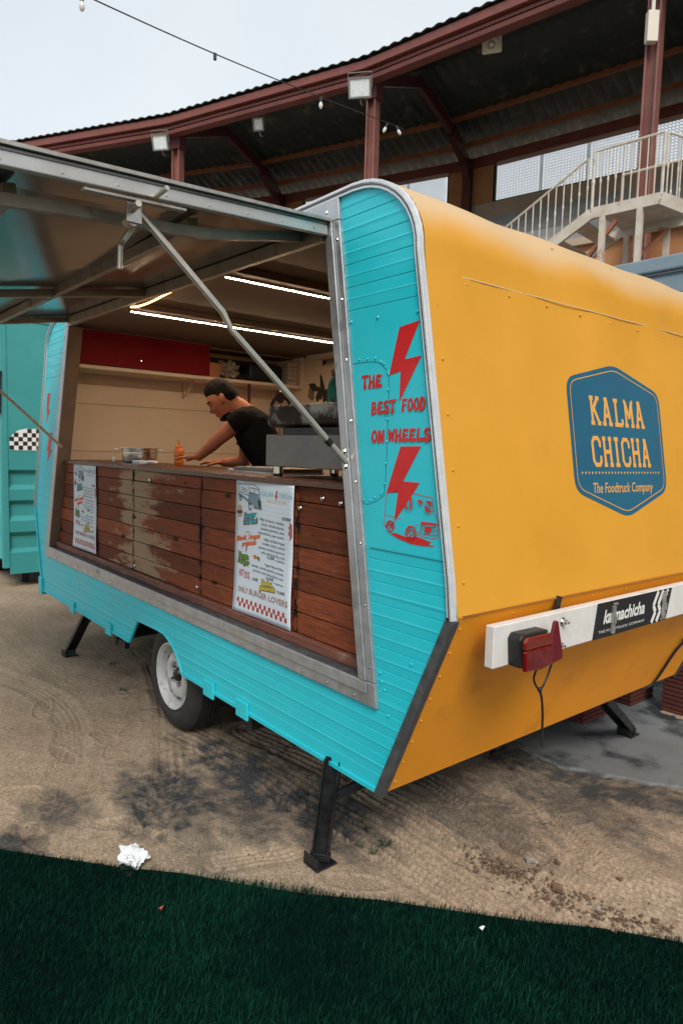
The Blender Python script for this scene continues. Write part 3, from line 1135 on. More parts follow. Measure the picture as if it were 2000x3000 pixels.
# lattice screens in the back wall, one per bay, between plastered piers
for i in range(1, NB):
    A_, B_ = rp(i, 6.22, 0), rp(i + 1, 6.22, 0)
    Lb = (B_ - A_).length
    d = (B_ - A_).normalized()
    a0, a1 = .86, Lb - .70
    z0, z1 = 8.95, 9.94
    b = MB()
    for s0, s1 in ((0.12, a0 - .07), (a1 + .07, Lb - .12)):
        b = MB()
        b.bar(A_ + d * s0 + Vector((0, 0, 9.445)), A_ + d * s1 + Vector((0, 0, 9.445)), .16, 1.05)
        b.build('pier', OCHRE, stand)
    cp, rpz = .086, .0765
    ncol, nrow = int((a1 - a0) / cp), 13
    vs, fs = [], []
    n_ = d.cross(Vector((0, 0, 1)))
    for c in range(ncol):
        for r_ in range(nrow):
            if c in (ncol // 4, ncol // 2, 3 * ncol // 4) and True:
                f = 0.60
            else:
                f = 1.0
            cx = a0 + (c + .5) * cp
            cz = z0 + (r_ + .5) * rpz
            bse = len(vs)
            for k in range(8):
                a = 2 * math.pi * (k + .5) / 8
                mm = max(abs(math.cos(a)), abs(math.sin(a)))
                for ra_, rb_ in ((cp / 2 / mm * .999, rpz / 2 / mm * .999), (cp * .44 * f, rpz * .44 * f)):
                    vs.append(A_ + d * (cx + ra_ * math.cos(a)) + Vector((0, 0, cz + rb_ * math.sin(a))))
            for k in range(8):
                j = (k + 1) % 8
                fs.append((bse + 2 * k, bse + 2 * j, bse + 2 * j + 1, bse + 2 * k + 1))
    b = MB()
    b.add(vs, fs)
    o = b.build('lattice_screen', LATTICE, stand, recalc=False, kind='stuff')
    sd = o.modifiers.new('solid', 'SOLIDIFY')
    sd.thickness = 0.012
    b = MB()
    for s in (a0 - .035, a1 + .035):
        b.bar(A_ + d * s + Vector((0, 0, z0)), A_ + d * s + Vector((0, 0, z1)), .08, .05, up=d)
    b.bar(A_ + d * (a0 - .06) + Vector((0, 0, z0 - .02)), A_ + d * (a1 + .06) + Vector((0, 0, z0 - .02)), .08, .05)
    b.build('screen_frame', BLACK, stand)

# ------------------------------------------------------------------ lamps and speaker under the eave


def floodlight(u, d, z, w, h, label, turn=0.0):
    e = empty('floodlight', W(u, d, z), label, 'floodlight', 'floodlights hung under the grandstand eave')
    f = -(FH * math.cos(turn) + RH * math.sin(turn))
    f = (f + Vector((0, 0, -.35))).normalized()
    r_ = Vector((0, 0, 1)).cross(f).normalized()
    u_ = f.cross(r_)
    Mx = Matrix((r_, u_, f)).transposed().to_4x4()
    Mx.translation = W(u, d, z)
    b = MB()
    b.box((-w / 2, -h / 2, -.09), (w / 2, h / 2, -.01), Mx)
    b.box((-w / 2 - .012, -h / 2 - .012, -.012), (-w / 2 + .02, h / 2 + .012, .025), Mx)
    b.box((w / 2 - .02, -h / 2 - .012, -.012), (w / 2 + .012, h / 2 + .012, .025), Mx)
    b.box((-w / 2 + .021, h / 2 - .02, -.012), (w / 2 - .021, h / 2 + .012, .024), Mx)
    b.box((-w / 2 + .021, -h / 2 - .012, -.012), (w / 2 - .021, -h / 2 + .02, .024), Mx)
    b.build('housing', LAMP_GREY, e)
    b = MB()
    b.box((-w / 2 + .022, -h / 2 + .022, -.008), (w / 2 - .022, h / 2 - .022, .006), Mx)
    b.build('glass', LAMP_GLASS, e)
    b = MB()
    b.tube([Mx @ Vector((0, -h / 2 - .015, -.05)), Mx @ Vector((0, -h / 2 - .10, -.10)), Mx @ Vector((0, -h / 2 - .10, -.25))], .02, 6)
    b.tube([Mx @ Vector((w / 2 + .02, 0, -.05)), Mx @ Vector((w / 2 + .02, h / 2 + .10, -.05)), Mx @ Vector((-w / 2 - .02, h / 2 + .10, -.05)), Mx @ Vector((-w / 2 - .02, 0, -.05))], .012, 6)
    b.build('bracket', LAMP_GREY, e)


floodlight(-4.55, 16.9, 9.22, .40, .34, 'grey floodlight on the leftmost grandstand column in view', .2)
floodlight(-1.98, 16.1, 9.35, .24, .26, 'small square floodlight hanging between the two left columns', .2)
floodlight(.40, 14.0, 9.17, .46, .36, 'large floodlight on the column above the trailer roof', .2)

hs_e = empty('horn_speaker', W(2.93, 13.1, 9.58), 'cream horn loudspeaker with round mouth under the eave', 'loudspeaker')
f = (-(FH * .9) + RH * -.3 + Vector((0, 0, -.45))).normalized()
r_ = Vector((0, 0, 1)).cross(f).normalized()
u_ = f.cross(r_)
Mx = Matrix((r_, u_, f)).transposed().to_4x4()
Mx.translation = W(2.93, 13.1, 9.58)
b = MB()
b.box((-.19, -.15, -.12), (.19, .15, -.02), Mx)
o = b.build('horn_box', HORN, hs_e, bevel=.03)
b = MB()
n0 = len(b.v)
b.lathe([(.125, .0), (.13, .03), (.10, .03), (.07, -.0), (.03, .0)], (0, 0, 0), 'z', 20)
b.v = [tuple(Mx @ Vector(p)) for p in b.v]
b.build('horn_mouth', HORN, hs_e, smooth=True)
b = MB()
b.sphere((0, 0, 0), .045, 10, 6)
b.v = [tuple(Mx @ (Vector(p) + Vector((0, 0, .02)))) for p in b.v]
b.build('driver', mat('speaker_driver', (.75, .72, .66), rough=.4), hs_e, smooth=True)

jb = empty('junction_box', W(5.0, 10.92, 9.0), 'pale junction box on the right hand column', 'electrical box')
b = MB()
pc = rp(6, -.2, 8.62)
b.bar(pc + Vector((0, 0, -.24)), pc + Vector((0, 0, .24)), .18, .12, up=FH)
b.build('housing', HORN, jb, bevel=.01)
b = MB()
b.bar(pc + Vector((0, 0, .245)), pc + Vector((0, 0, .60)), .05, .05, up=FH)
b.build('conduit', HORN, jb)

# ------------------------------------------------------------------ string of bulbs across the sky


def WP(px, py, d):
    """a place d metres ahead, seen at photo pixel (px, py) - used for the hanging string only"""
    right, up, back = _r, _u, _b
    return CAM + (right * ((px - 1000) / FPX) - up * ((py - 1500) / FPX) - back) * d


sl = empty('string_light', WP(630, 160, 5.2), 'black festoon cable with small clear bulbs strung across the sky', 'string lights')
stops = [(-40, -160, 3.6), (240, -18, 4.4), (630, 158, 5.4), (940, 285, 6.6), (1130, 358, 7.6), (1180, 377, 7.9)]
cab = smooth_path([tuple(WP(*p)) for p in stops], 8)
b = MB()
b.tube(cab, .005, 6)
b.build('cable', CABLE, sl)
for px, py, d, ang in ((240, -18, 4.4, 0), (630, 158, 5.4, 0), (940, 285, 6.6, 0), (1135, 362, 7.6, .5), (1160, 370, 7.8, -.6)):
    p = WP(px, py, d)
    dn = (Vector((0, 0, -1)) + RH * math.sin(ang) * -1).normalized()
    b = MB()
    b.tube([p + dn * -.004, p + dn * .045], .014, 8)
    s = b.build('socket', CABLE, sl)
    if px != 630:
        b = MB()
        b.tube([p + dn * .045, p + dn * .055, p + dn * .08, p + dn * .10, p + dn * .11], [.010, .016, .02, .014, .003], 8)
        b.build('bulb', BULB_GLASS, sl, smooth=True)
st = empty('guy_wire', W(5.0, 10.6, 10), 'thin dark cable at the top right corner below the roof', 'cable')
b = MB()
b.tube([W(4.6, 8.6, 9.9), W(5.6, 9.6, 7.6), W(7.4, 11.0, 5.6)], .008, 5)
b.build('strand', CABLE, st)

# ------------------------------------------------------------------ staircase with landing on the right
stair = empty('metal_staircase', W(3.9, 9.5, 0), 'white steel staircase and landing with rusty balustrade in front of the grandstand', 'staircase')
la, lb = W(3.63, 9.78, 5.13, 5.1), W(4.33, 9.12, 5.13, 5.1)
ldir = (lb - la).normalized()
inn = Vector((-ldir.y, ldir.x, 0))
if inn.dot(FH) < 0:
    inn = -inn
lend = W(3.0, 10.35, 4.66, 5.1)
lend2 = la + (lend - la) * 3.2
b = MB()
b.bar(la, lb, .05, .15)
b.bar(la + Vector((0, 0, .0)), lend2, .05, .15)
b.bar(la + inn * 1.1, lb + inn * 1.1, .05, .15)
b.bar(la + inn * 1.1, lend2 + inn * 1.1, .05, .15)
rdir = lb + (ldir * 1.4) + Vector((0, 0, -.85))
b.bar(lb, rdir, .05, .15)
b.bar(lb + inn * 1.1, rdir + inn * 1.1, .05, .15)
b.build('stringer', STAIR_WHITE, stair)
b = MB()
mid = (la + lb) / 2 + inn * .55
b.bar(la + inn * .55 + Vector((0, 0, .06)) + ldir * .01, lb + inn * .55 + Vector((0, 0, .06)) - ldir * .01, 1.04, .03)
b.build('landing', STAIR_WHITE, stair)
tread = None
for k in range(7):
    p = la + (lend2 - la) * ((k + .6) / 7.5) + inn * .55 + Vector((0, 0, .02))
    if tread is None:
        b = MB()
        b.bar(-ldir * .14, ldir * .14, 1.03, .035)
        tread = b.build('tread', STAIR_WHITE, stair, local=True)
        tread.matrix_parent_inverse = Matrix.Translation(-Vector(stair.location))
        tread.location = p
    else:
        c = share(tread, p, stair)
        c.matrix_parent_inverse = Matrix.Translation(-Vector(stair.location))
for p in (la.lerp(lb, .18), la.lerp(lb, .72), la.lerp(lb, .72) + inn * 1.1, la.lerp(lb, .1) + inn * 1.1):
    b = MB()
    b.bar(Vector((p.x, p.y, 0)), p + Vector((0, 0, -.075)), .075, .075, up=ldir)
    b.build('post', STAIR_WHITE, stair)
b = MB()
b.bar(la.lerp(lb, .2) + inn * .05 + Vector((0, 0, -1.1)), la.lerp(lb, .75) + inn * 1.05 + Vector((0, 0, -.1)), .05, .05)
b.bar(lend + inn * .1 + Vector((0, 0, -1.0)), la + ldir * .35 + inn * .05 + Vector((0, 0, -.15)), .05, .06)
b.build('brace', STEEL_RUST, stair)


def railing(p, q_, n, h, posts=()):
    rl = MB()
    rl.tube([p + Vector((0, 0, h)), q_ + Vector((0, 0, h))], .018, 6)
    r_o = rl.build('railing', STAIR_WHITE, stair)
    first = None
    for k in range(n + 1):
        t = k / n
        c_ = p.lerp(q_, t)
        b = MB()
        b.tube([c_ + Vector((0, 0, .04)), c_ + Vector((0, 0, h * .45)), c_ + Vector((0, 0, h * .5)), c_ + Vector((0, 0, h * .55)), c_ + Vector((0, 0, h))],
               [.022 if k in posts else .010] * 2 + [.03 if k in posts else .018] + [.022 if k in posts else .010] * 2, 6)
        b.build('baluster', STAIR_WHITE, r_o)


railing(la, lb, 9, .86, (0, 9))
railing(lend2, la - (la - lend2) * .03, 22, .84, (0,))
railing(la + inn * 1.05, lb + inn * 1.05, 8, .86, (0, 8))
railing(lb + ldir * .06 - Vector((0, 0, .03)), rdir, 10, .86, (10,))

# ------------------------------------------------------------------ blue grey ribbed kiosk
kio = empty('storage_container', W(5.0, 7.6, 0), 'blue grey ribbed steel container behind the trailer roof', 'container')
ka, kb = W(3.15, 8.66, 0, 3.9), W(6.6, 4.66, 0, 3.9)
kd = (kb - ka).normalized()
kn = Vector((-kd.y, kd.x, 0))
if kn.dot(FH) < 0:
    kn = -kn
prof = []
z = 0.1
while z < 3.74:
    prof += [(0, z), (0, z + .19), (.035, z + .22), (.035, z + .235)]
    z += .265
prof += [(0, 3.78), (0, 3.80)]
vs, fs = [], []
for y, z in prof:
    vs += [ka + kn * y + Vector((0, 0, z)), kb + kn * y + Vector((0, 0, z))]
for k in range(len(prof) - 1):
    fs.append((2 * k, 2 * k + 1, 2 * k + 3, 2 * k + 2))
b = MB()
b.add(vs, fs)
b.build('ribbed_wall', KIOSK, kio)
b = MB()
b.bar(ka + kn * 1.2 + Vector((0, 0, 3.89)) - kd * .05, kb + kn * 1.2 + Vector((0, 0, 3.89)), 2.5, .17)
b.build('roof', KIOSK, kio, bevel=.02)
b = MB()
b.bar(ka + kn * 1.22 + kd * .03 + Vector((0, 0, 1.93)), ka + kn * 1.22 + kd * .06 + Vector((0, 0, 1.93)), 2.3, 3.7)
b.bar(ka + kn * 2.36 + kd * .07 + Vector((0, 0, 1.93)), kb + kn * 2.36 + Vector((0, 0, 1.93)), .04, 3.7)
b.build('wall', KIOSK, kio)

# ------------------------------------------------------------------ neighbouring teal trailer on the left
nb = empty('parked_trailer', (-6.3, 1.3, 0), 'faded teal trailer with ribbed lower end wall and chequered sticker parked at the left', 'trailer')
y0, y1, xf = 0.19, 2.5, -6.3
b = MB()
b.box((-10.2, y0 + .02, .30), (xf - .07, y1 - .02, 2.95))
b.build('body', TEAL2_BRIGHT, nb)
b = MB()
b.box((xf - .06, y0, .22), (xf + .012, y0 + .065, 3.0))
b.box((xf - .06, y1 - .065, .22), (xf + .012, y1, 3.0))
b.box((xf - .06, y0 + .066, 2.9), (xf + .01, y1 - .066, 3.0))
b.build('corner_post', TEAL2, nb, bevel=.006)
b = MB()
b.box((xf - .069, y0 + .066, 1.50), (xf, y1 - .066, 2.9))
b.build('end_panel', TEAL2, nb)
prof = [(0, 1.498), (0, 1.30), (-.05, 1.265), (-.05, 1.135), (0.0, 1.085), (0, .965), (-.05, .92), (-.05, .79), (0, .738), (0, .615), (-.05, .565), (-.05, .43), (0, .386), (0, .15)]
vs, fs = [], []
for x, z in prof:
    vs += [(xf + x, y0 + .066, z), (xf + x, y1 - .066, z)]
for k in range(len(prof) - 1):
    fs.append((2 * k, 2 * k + 1, 2 * k + 3, 2 * k + 2))
b = MB()
b.add(vs, fs)
b.build('ribbed_panel', TEAL2, nb)
b = MB()
b.box((xf - .068, y0 + .07, 2.96), (xf - .02, y0 + .3, 3.1))
b.tube([(xf + .02, y0 - .02, 1.9), (xf + .03, y0 - .015, 2.2), (xf + .01, y0 + .0, 2.35)], .02, 6)
b.build('latch_bar', BLACK, nb)
ck = Ink(lambda a, b_, t: (xf + t, a, b_), base=.0012)
ckw = Ink(lambda a, b_, t: (xf + t, a, b_), base=.0006)
cs = .0455
ckw.fill([(.272, 1.515), (.68, 1.515), (.68, 1.752), (.44, 1.752), (.36, 1.73), (.30, 1.68), (.272, 1.62)])
for r_ in range(5):
    for c in range(9):
        if (r_ + c) % 2 == (0 if r_ < 5 else 1) and not (r_ == 4 and c < 3) and not (r_ == 3 and c < 1):
            a, z = .272 + c * cs, 1.518 + r_ * .0465
            ck.fill([(a, z), (a + cs, z), (a + cs, z + .0465), (a, z + .0465)])
o1 = ckw.build('sticker', PRINT_WHITE, nb)
ck.build('chequer_print', PRINT_BLACK, o1)
sd_ = MB()
sd_.box((-9.6, y0 - .001, 1.35), (-6.55, y0 + .018, 1.50))
sd_.build('white_band', PRINT_WHITE, nb)
sd_ = MB()
sd_.box((-9.6, y0 - .001, .55), (-6.55, y0 + .018, 0.80))
sd_.build('red_band', CAB_RED, nb)
sd_ = MB()
sd_.box((-9.6, y0 - .001, .805), (-6.55, y0 + .018, 1.345))
sd_.build('white_side_panel', PRINT_WHITE, nb)
b = MB()
for xx in (-7.6, -8.6):
    for yy in (y0 + .12, y1 - .3):
        b.lathe([(.1, 0), (.29, .0), (.31, .03), (.31, .15), (.29, .18), (.1, .18)], (xx, yy, .31), 'y', 24)
b.build('wheel', RUBBER, nb, smooth=True)
b = MB()
b.box((-9.8, y0 + .2, .18), (xf - .2, y1 - .2, .30))
b.box((xf - .35, y0 + .25, 0), (xf - .27, y0 + .33, .2))
b.box((xf - .35, y1 - .33, 0), (xf - .27, y1 - .25, .2))
b.build('chassis', BLACK, nb)

# ------------------------------------------------------------------ the food trailer
TW = 2.24                                              # width
FLOOR = 0.45
tr = empty('food_trailer', (-1.9, 1.1, 0), 'turquoise food trailer with yellow end and open serving hatch standing on the sand', 'food trailer')


def XR(z):
    if z <= 1.098:
        return .304 * (z - .40) / .698
    if z <= 2.245:
        return .304 - .209 * (z - 1.098) / 1.162
    t = min(1.0, (z - 2.245) / .287)
    return -.24 + .338 * math.sqrt(max(0, 1 - t * t))


def XL(z):
    if z <= 1.08:
        return -4.127 - .173 * (z - .40) / .68
    if z <= 2.245:
        return -4.30 + .363 * (z - 1.08) / 1.165
    t = min(1.0, (z - 2.245) / .287)
    return -3.62 - .317 * math.sqrt(max(0, 1 - t * t))


def FR(z):
    return -.032 - .1613 * (z - .698)


def FL(z):
    return -4.0 + .326 * (z - .698)


def archL(z):
    return -2.294 + .137 * (z - .396) / .17


def archR(z):
    t = (z - .396) / .17
    return -1.574 - .11 * t - .13 * t ** 4


WZ0, WZ1 = .74, 2.47                                    # hatch opening (behind the frame)
zs = {.396, .415, .566, WZ0, WZ1, 2.532}
prof = {}                                              # z -> outward offset


def groove(z, dep, half):
    prof[round(z - half, 4)] = 0.0
    prof[round(z, 4)] = dep
    prof[round(z + half, 4)] = 0.0


for k in range(11):                                    # lower ribbed sheet
    z = .46 + k * .0765
    groove(z, .0019, .0022)
    prof[round(z + .030, 4)] = -.0008
    prof[round(z + .036, 4)] = -.0018
    prof[round(z + .042, 4)] = -.0008
for k in range(6):                                     # upper ribbed sheet
    z = 2.10 + k * .082
    groove(z, .0024, .0026)
    if z + .05 < 2.52:
        prof[round(z + .036, 4)] = -.0006
        prof[round(z + .041, 4)] = -.0016
        prof[round(z + .046, 4)] = -.0006
for z in np.linspace(2.245, 2.53, 14):
    prof.setdefault(round(float(z), 4), 0.0)
for z in (.432, .45, .48, .50, .52, .54, .553):
    prof.setdefault(z, 0.0)
for z in zs:
    prof.setdefault(z, 0.0)
for z in (1.08, 1.098, 1.262, 1.4, 1.6, 1.8, 1.86, 2.06, 2.25):
    prof.setdefault(z, 0.0)
Z = sorted(z for z in prof if .396 <= z <= 2.532)


def side_cells(z0, z1):
    """x limits of the sheet pieces between two heights"""
    zm = (z0 + z1) / 2
    ed = [XL]
    if zm < .566:
        ed += [archL, archR]
    elif WZ0 < zm < WZ1:
        ed += [lambda z: FL(z) + .03, lambda z: FR(z) - .03]
    return ed + [XR]


def side_sheet(y, sgn, hole=True):
    b = MB()
    for z0, z1 in zip(Z[:-1], Z[1:]):
        ed = side_cells(z0, z1) if hole else [XL, XR]
        if not hole and 1.86 < (z0 + z1) / 2 < 2.25:
            ed = [XL, lambda z: -3.11, lambda z: -2.10, XR]
        for k in range(0, len(ed), 2):
            a, c = ed[k], ed[k + 1]
            q = [(a(z0), y + sgn * prof[z0], z0), (c(z0), y + sgn * prof[z0], z0), (c(z1), y + sgn * prof[z1], z1), (a(z1), y + sgn * prof[z1], z1)]
            b.add(q, [(0, 1, 2, 3)])
    return b


sp = side_sheet(0, 1).build('side_panel', TEAL, tr, recalc=False)
b = side_sheet(TW, -1, hole=False)
b.f = [tuple(reversed(f)) for f in b.f]
b.build('side_panel', TEAL, tr, recalc=False)
# bottom hem and wheel arch lip
b = MB()
b.bar((XL(.4), .004, .399), (archL(.40), .004, .399), .022, .016)
b.bar((archR(.40), .004, .399), (XR(.4), .004, .399), .022, .016)
b.build('bottom_hem', TEAL, sp)
b = MB()
lip = [(archL(z), .004, z) for z in (.40, .48, .56)] + [(-1.9, .004, .566)] + [(archR(z), .004, z) for z in (.563, .553, .54, .52, .5, .48, .45, .43, .40)]
b.tube(lip, .010, 6)
b.build('arch_lip', TEAL, sp, smooth=True)
for x, z in ((-1.26, .40), (-.94, .40), (-2.62, .40), (-3.35, .40)):
    b = MB()
    b.box((x - .05, -.014, z - .035), (x + .05, -.002, z + .045))
    b.build('sill_clip', TEAL, sp, bevel=.003)
b = MB()
b.box((-4.19, -.016, .36), (-4.10, .05, .50))
b.build('corner_bracket', TEAL, sp, bevel=.006)
# the smooth sheet's edges and the riveted access panel show as fine seams
b = MB()
b.box((-.10, -.0022, 1.2605), (XR(1.262) - .03, -.0004, 1.2635))
pts = [(-.235, 1.912), (-.105, 1.909), (-.06, 1.886), (-.036, 1.85), (-.034, 1.70), (-.037, 1.48), (-.055, 1.445), (-.11, 1.418), (-.15, 1.416)]
sm = smooth_path(pts, 5)
for (xa, za), (xb, zb) in zip(sm[:-1], sm[1:]):
    b.bar((xa, -.0004, za), (xb, -.0004, zb), .0016, .0014, up=(0, 1, 0))
b.build('seam', mat('seam_teal', (.008, .16, .18), rough=.6), sp)

# yellow end: upper and lower sheets and the roof
path_low = [(XR(z), z) for z in np.linspace(.40, 1.098, 5)]
path_up = [(XR(z) + .002, z) for z in list(np.linspace(1.092, 2.245, 9)) + [2.245 + .287 * math.sin(rad(a)) for a in range(6, 91, 6)]]
YD = np.linspace(.006, TW - .006, 40)


def skin(path, yy):
    vs, fs = [], []
    n_ = len(yy)
    for x, z in path:
        for y in yy:
            vs.append((x, y, z))
    for i in range(len(path) - 1):
        for k in range(n_ - 1):
            fs.append((i * n_ + k, i * n_ + k + 1, (i + 1) * n_ + k + 1, (i + 1) * n_ + k))
    m_ = MB()
    m_.add(vs, fs)
    return m_


ep_low = skin(path_low, YD).build('end_panel', YELLOW_BOUNCE, tr, smooth=True, recalc=False)
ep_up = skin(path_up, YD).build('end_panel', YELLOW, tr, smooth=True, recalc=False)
# shallow creases in the roof bend
dent = np.random.default_rng(3)
for v in ep_up.data.vertices:
    x, y, z = v.co
    if z > 2.1:
        v.co.x += .006 * math.sin(y * 5.3) * math.sin((z - 2.1) * 6) + .004 * math.sin(y * 13.0 + z * 9)
        v.co.z += .004 * math.sin(y * 7.1 + 1)
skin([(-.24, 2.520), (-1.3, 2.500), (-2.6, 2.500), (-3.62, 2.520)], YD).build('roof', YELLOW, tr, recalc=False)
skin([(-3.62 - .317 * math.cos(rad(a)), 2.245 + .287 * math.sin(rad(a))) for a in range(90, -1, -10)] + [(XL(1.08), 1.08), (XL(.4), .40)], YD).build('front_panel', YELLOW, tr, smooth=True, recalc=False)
b = MB()
b.box((-4.1, .352, .40), (-.03, TW - .352, .44))
for ya, yb in ((.03, .35), (TW - .35, TW - .03)):
    b.box((-4.1, ya, .40), (-2.38, yb, .44))
    b.box((-1.46, ya, .40), (-.03, yb, .44))
b.build('floor', BLACK, tr)
# overlap seam across the yellow sheet
b = MB()
zz = 2.185
b.bar((XR(zz) + .0035, .05, zz), (XR(zz) + .0035, TW - .05, zz + .018), .0035, .002, up=(1, 0, .15))
b.build('overlap_seam', mat('seam_edge', (.60, .45, .25), rough=.5), ep_up)
b = MB()
b.bar((XR(1.10) + .003, .03, 1.096), (XR(1.10) + .003, TW - .03, 1.090), .004, .002, up=(1, 0, 0))
b.build('lower_seam', mat('seam_dark', (.30, .12, .02), rough=.6), ep_up)

# mouldings along the body edges (near and far side)


def ribbon(path, w0, w1, y0, y1):
    """flat moulding following the side outline; w0..w1 inward offsets, y0..y1 its depth"""
    b = MB()
    n_ = len(path)
    vs = []
    for i, (x, z) in enumerate(path):
        xa, za = path[max(i - 1, 0)]
        xb, zb = path[min(i + 1, n_ - 1)]
        dx, dz = xb - xa, zb - za
        L = math.hypot(dx, dz)
        nx_, nz_ = -dz / L, dx / L
        for w, y in ((w0, y0), (w1, y0), (w1, y1), (w0, y1)):
            vs.append((x + nx_ * w, y, z + nz_ * w))
    fs = [(0, 1, 2, 3), tuple((n_ - 1) * 4 + k for k in (3, 2, 1, 0))]
    for i in range(n_ - 1):
        for k in range(4):
            j = (k + 1) % 4
            fs.append((i * 4 + k, i * 4 + j, (i + 1) * 4 + j, (i + 1) * 4 + k))
    b.add(vs, fs)
    return b


up_path = [(XR(z), z) for z in [1.085] + list(np.linspace(1.2, 2.245, 6))] + \
          [(-.24 + .338 * math.cos(rad(a)), 2.245 + .287 * math.sin(rad(a))) for a in range(8, 90, 8)] + [(-.24, 2.533), (-1.2, 2.533), (-2.6, 2.533), (-3.62, 2.533)] + \
          [(-3.62 - .317 * math.cos(rad(a)), 2.245 + .287 * math.sin(rad(a))) for a in range(82, -1, -10)] + [(XL(1.6), 1.6), (XL(1.08), 1.08)]
for side in (0, 1):
    ya, yb, yc = (-.011, .0055, -.016) if side == 0 else (TW + .011, TW - .0055, TW + .016)
    em = ribbon(up_path, -.004, .024, ya, yb).build('edge_moulding', WHITE_TRIM, tr, smooth=True)
    ribbon(up_path, .001, .008, yc, ya + (.001 if side == 0 else -.001)).build('moulding_bead', WHITE_TRIM, em, smooth=True)
    ribbon(up_path, .0115, .0155, yc + (.003 if side == 0 else -.003), ya + (.001 if side == 0 else -.001)).build('moulding_insert', DARK_TRIM, em, smooth=True)
    lp = [(XR(z), z) for z in (.385, .7, 1.083)]
    ribbon(lp, -.006, .028, ya, yb + .012 * (1 if side == 0 else -1)).build('corner_angle', DARK_TRIM, tr)
    lp = [(XL(z), z) for z in (1.078, .7, .385)]
    ribbon(lp, -.004, .022, ya, yb).build('corner_angle', TEAL, tr)

# rivets
riv = MB()


def rivet(mb, p, n_, r=.006):
    n_ = Vector(n_).normalized()
    a = n_.orthogonal().normalized()
    c = n_.cross(a)
    p = Vector(p)
    vs = []
    for k in range(8):
        t = 2 * math.pi * k / 8
        vs.append(p + (a * math.cos(t) + c * math.sin(t)) * r)
    for k in range(8):
        t = 2 * math.pi * k / 8
        vs.append(p + (a * math.cos(t) + c * math.sin(t)) * r * .6 + n_ * r * .5)
    fs = [(k, (k + 1) % 8, 8 + (k + 1) % 8, 8 + k) for k in range(8)] + [tuple(range(8, 16))]
    mb.add(vs, fs)


for (xa, za), (xb, zb) in zip(sm[::5], sm[5::5]):
    for t in np.arange(0, 1, max(.34, .034 / max(math.hypot(xb - xa, zb - za), .01))):
        rivet(riv, (xa + (xb - xa) * t - .0, -.002, za + (zb - za) * t + .012), (0, -1, 0), .0045)
for x, z in ((-.24, 2.06), (-.10, 2.058), (.09, 2.052), (-.02, .80), (-.005, .775), (.02, .69), (.05, .60), (.12, .90), (-.03, .83)):
    rivet(riv, (x, -.002, z), (0, -1, 0), .006)
riv.build('rivet', TEAL, sp, kind='stuff')
riv = MB()
for z in np.linspace(1.2, 2.25, 7):
    rivet(riv, (XR(z) + .003, .045, z), (1, 0, .18), .006)
for y in np.linspace(.2, TW - .2, 9):
    rivet(riv, (XR(2.16) + .003, y, 2.165), (1, 0, .18), .006)
for y in np.linspace(.35, TW - .1, 5):
    zc = 2.245 + .287 * math.sin(rad(38))
    rivet(riv, (-.24 + .338 * math.cos(rad(38)) + .004, y, zc), (.8, 0, .6), .007)
riv.build('rivet', YELLOW, ep_up, kind='stuff')
riv = MB()
for z in np.linspace(.44, 1.05, 8):
    rivet(riv, (XR(z) + .002, .04, z), (1, 0, -.43), .005)
for y in np.linspace(.3, TW - .2, 8):
    rivet(riv, (XR(1.07) + .002, y, 1.07), (1, 0, -.43), .004)
riv.build('rivet', YELLOW_BOUNCE, ep_low, kind='stuff')

# ---- hatch frame
fr_parent = None


def frame_bar(name, quad, y0, y1, m=ALU, parent=tr, bevel=.003):
    b = MB()
    b.prism(quad, lambda a, c, t: (a, t, c), y0, y1)
    return b.build(name, m, parent, bevel=bevel)


W_ = .078
zb0, zb1, zt0, zt1 = .698, .785, 2.43, 2.508
hf = frame_bar('hatch_frame', [(FL(zb0), zb0), (FR(zb0), zb0), (FR(zb1), zb1), (FL(zb1), zb1)], -.014, .02)
frame_bar('frame_side', [(FR(zb1) - W_, zb1 + .001), (FR(zb1), zb1 + .001), (FR(zt0), zt0), (FR(zt0) - W_, zt0)], -.014, .02, parent=hf)
frame_bar('frame_side', [(FL(zb1), zb1 + .001), (FL(zb1) + W_, zb1 + .001), (FL(zt0) + W_, zt0), (FL(zt0), zt0)], -.014, .02, parent=hf)
frame_bar('frame_top', [(FL(zt0), zt0 + .001), (FR(zt0), zt0 + .001), (FR(zt1) + .004, zt1), (FL(zt1), zt1)], -.014, .02, parent=hf)
# raised inner lip of the frame
frame_bar('frame_lip', [(FR(zb1) - W_ + .002, zb1 + .002), (FR(zb1) - W_ * .48, zb1 + .002), (FR(zt0) - W_ * .48, zt0), (FR(zt0) - W_ + .002, zt0)], -.022, -.0145, parent=hf, bevel=.002)
frame_bar('frame_lip', [(FL(zb1 - .04) + .05, zb1 - .042), (FR(zb1 - .04) - .04, zb1 - .042), (FR(zb1) - .04, zb1 - .001), (FL(zb1) + .05, zb1 - .001)], -.022, -.0145, parent=hf, bevel=.002)
# jambs and sill seen inside the opening
b = MB()
b.prism([(FL(zb1) + W_, zb1), (FL(zb1) + W_ + .012, zb1), (FL(zt0) + W_ + .012, zt0), (FL(zt0) + W_, zt0)], lambda a, c, t: (a, t, c), -.012, .085)
b.build('jamb', JAMB, hf)
b = MB()
b.prism([(FR(zb1) - W_ - .012, zb1), (FR(zb1) - W_, zb1), (FR(zt0) - W_, zt0), (FR(zt0) - W_ - .012, zt0)], lambda a, c, t: (a, t, c), -.012, .10)
b.build('jamb', ALU_DULL, hf)
b = MB()
b.box((FL(zb1) + W_ + .013, -.013, zb1 - .004), (FR(zb1) - W_ - .013, .046, zb1 + .004))
b.build('sill', DARK_TRIM, hf)
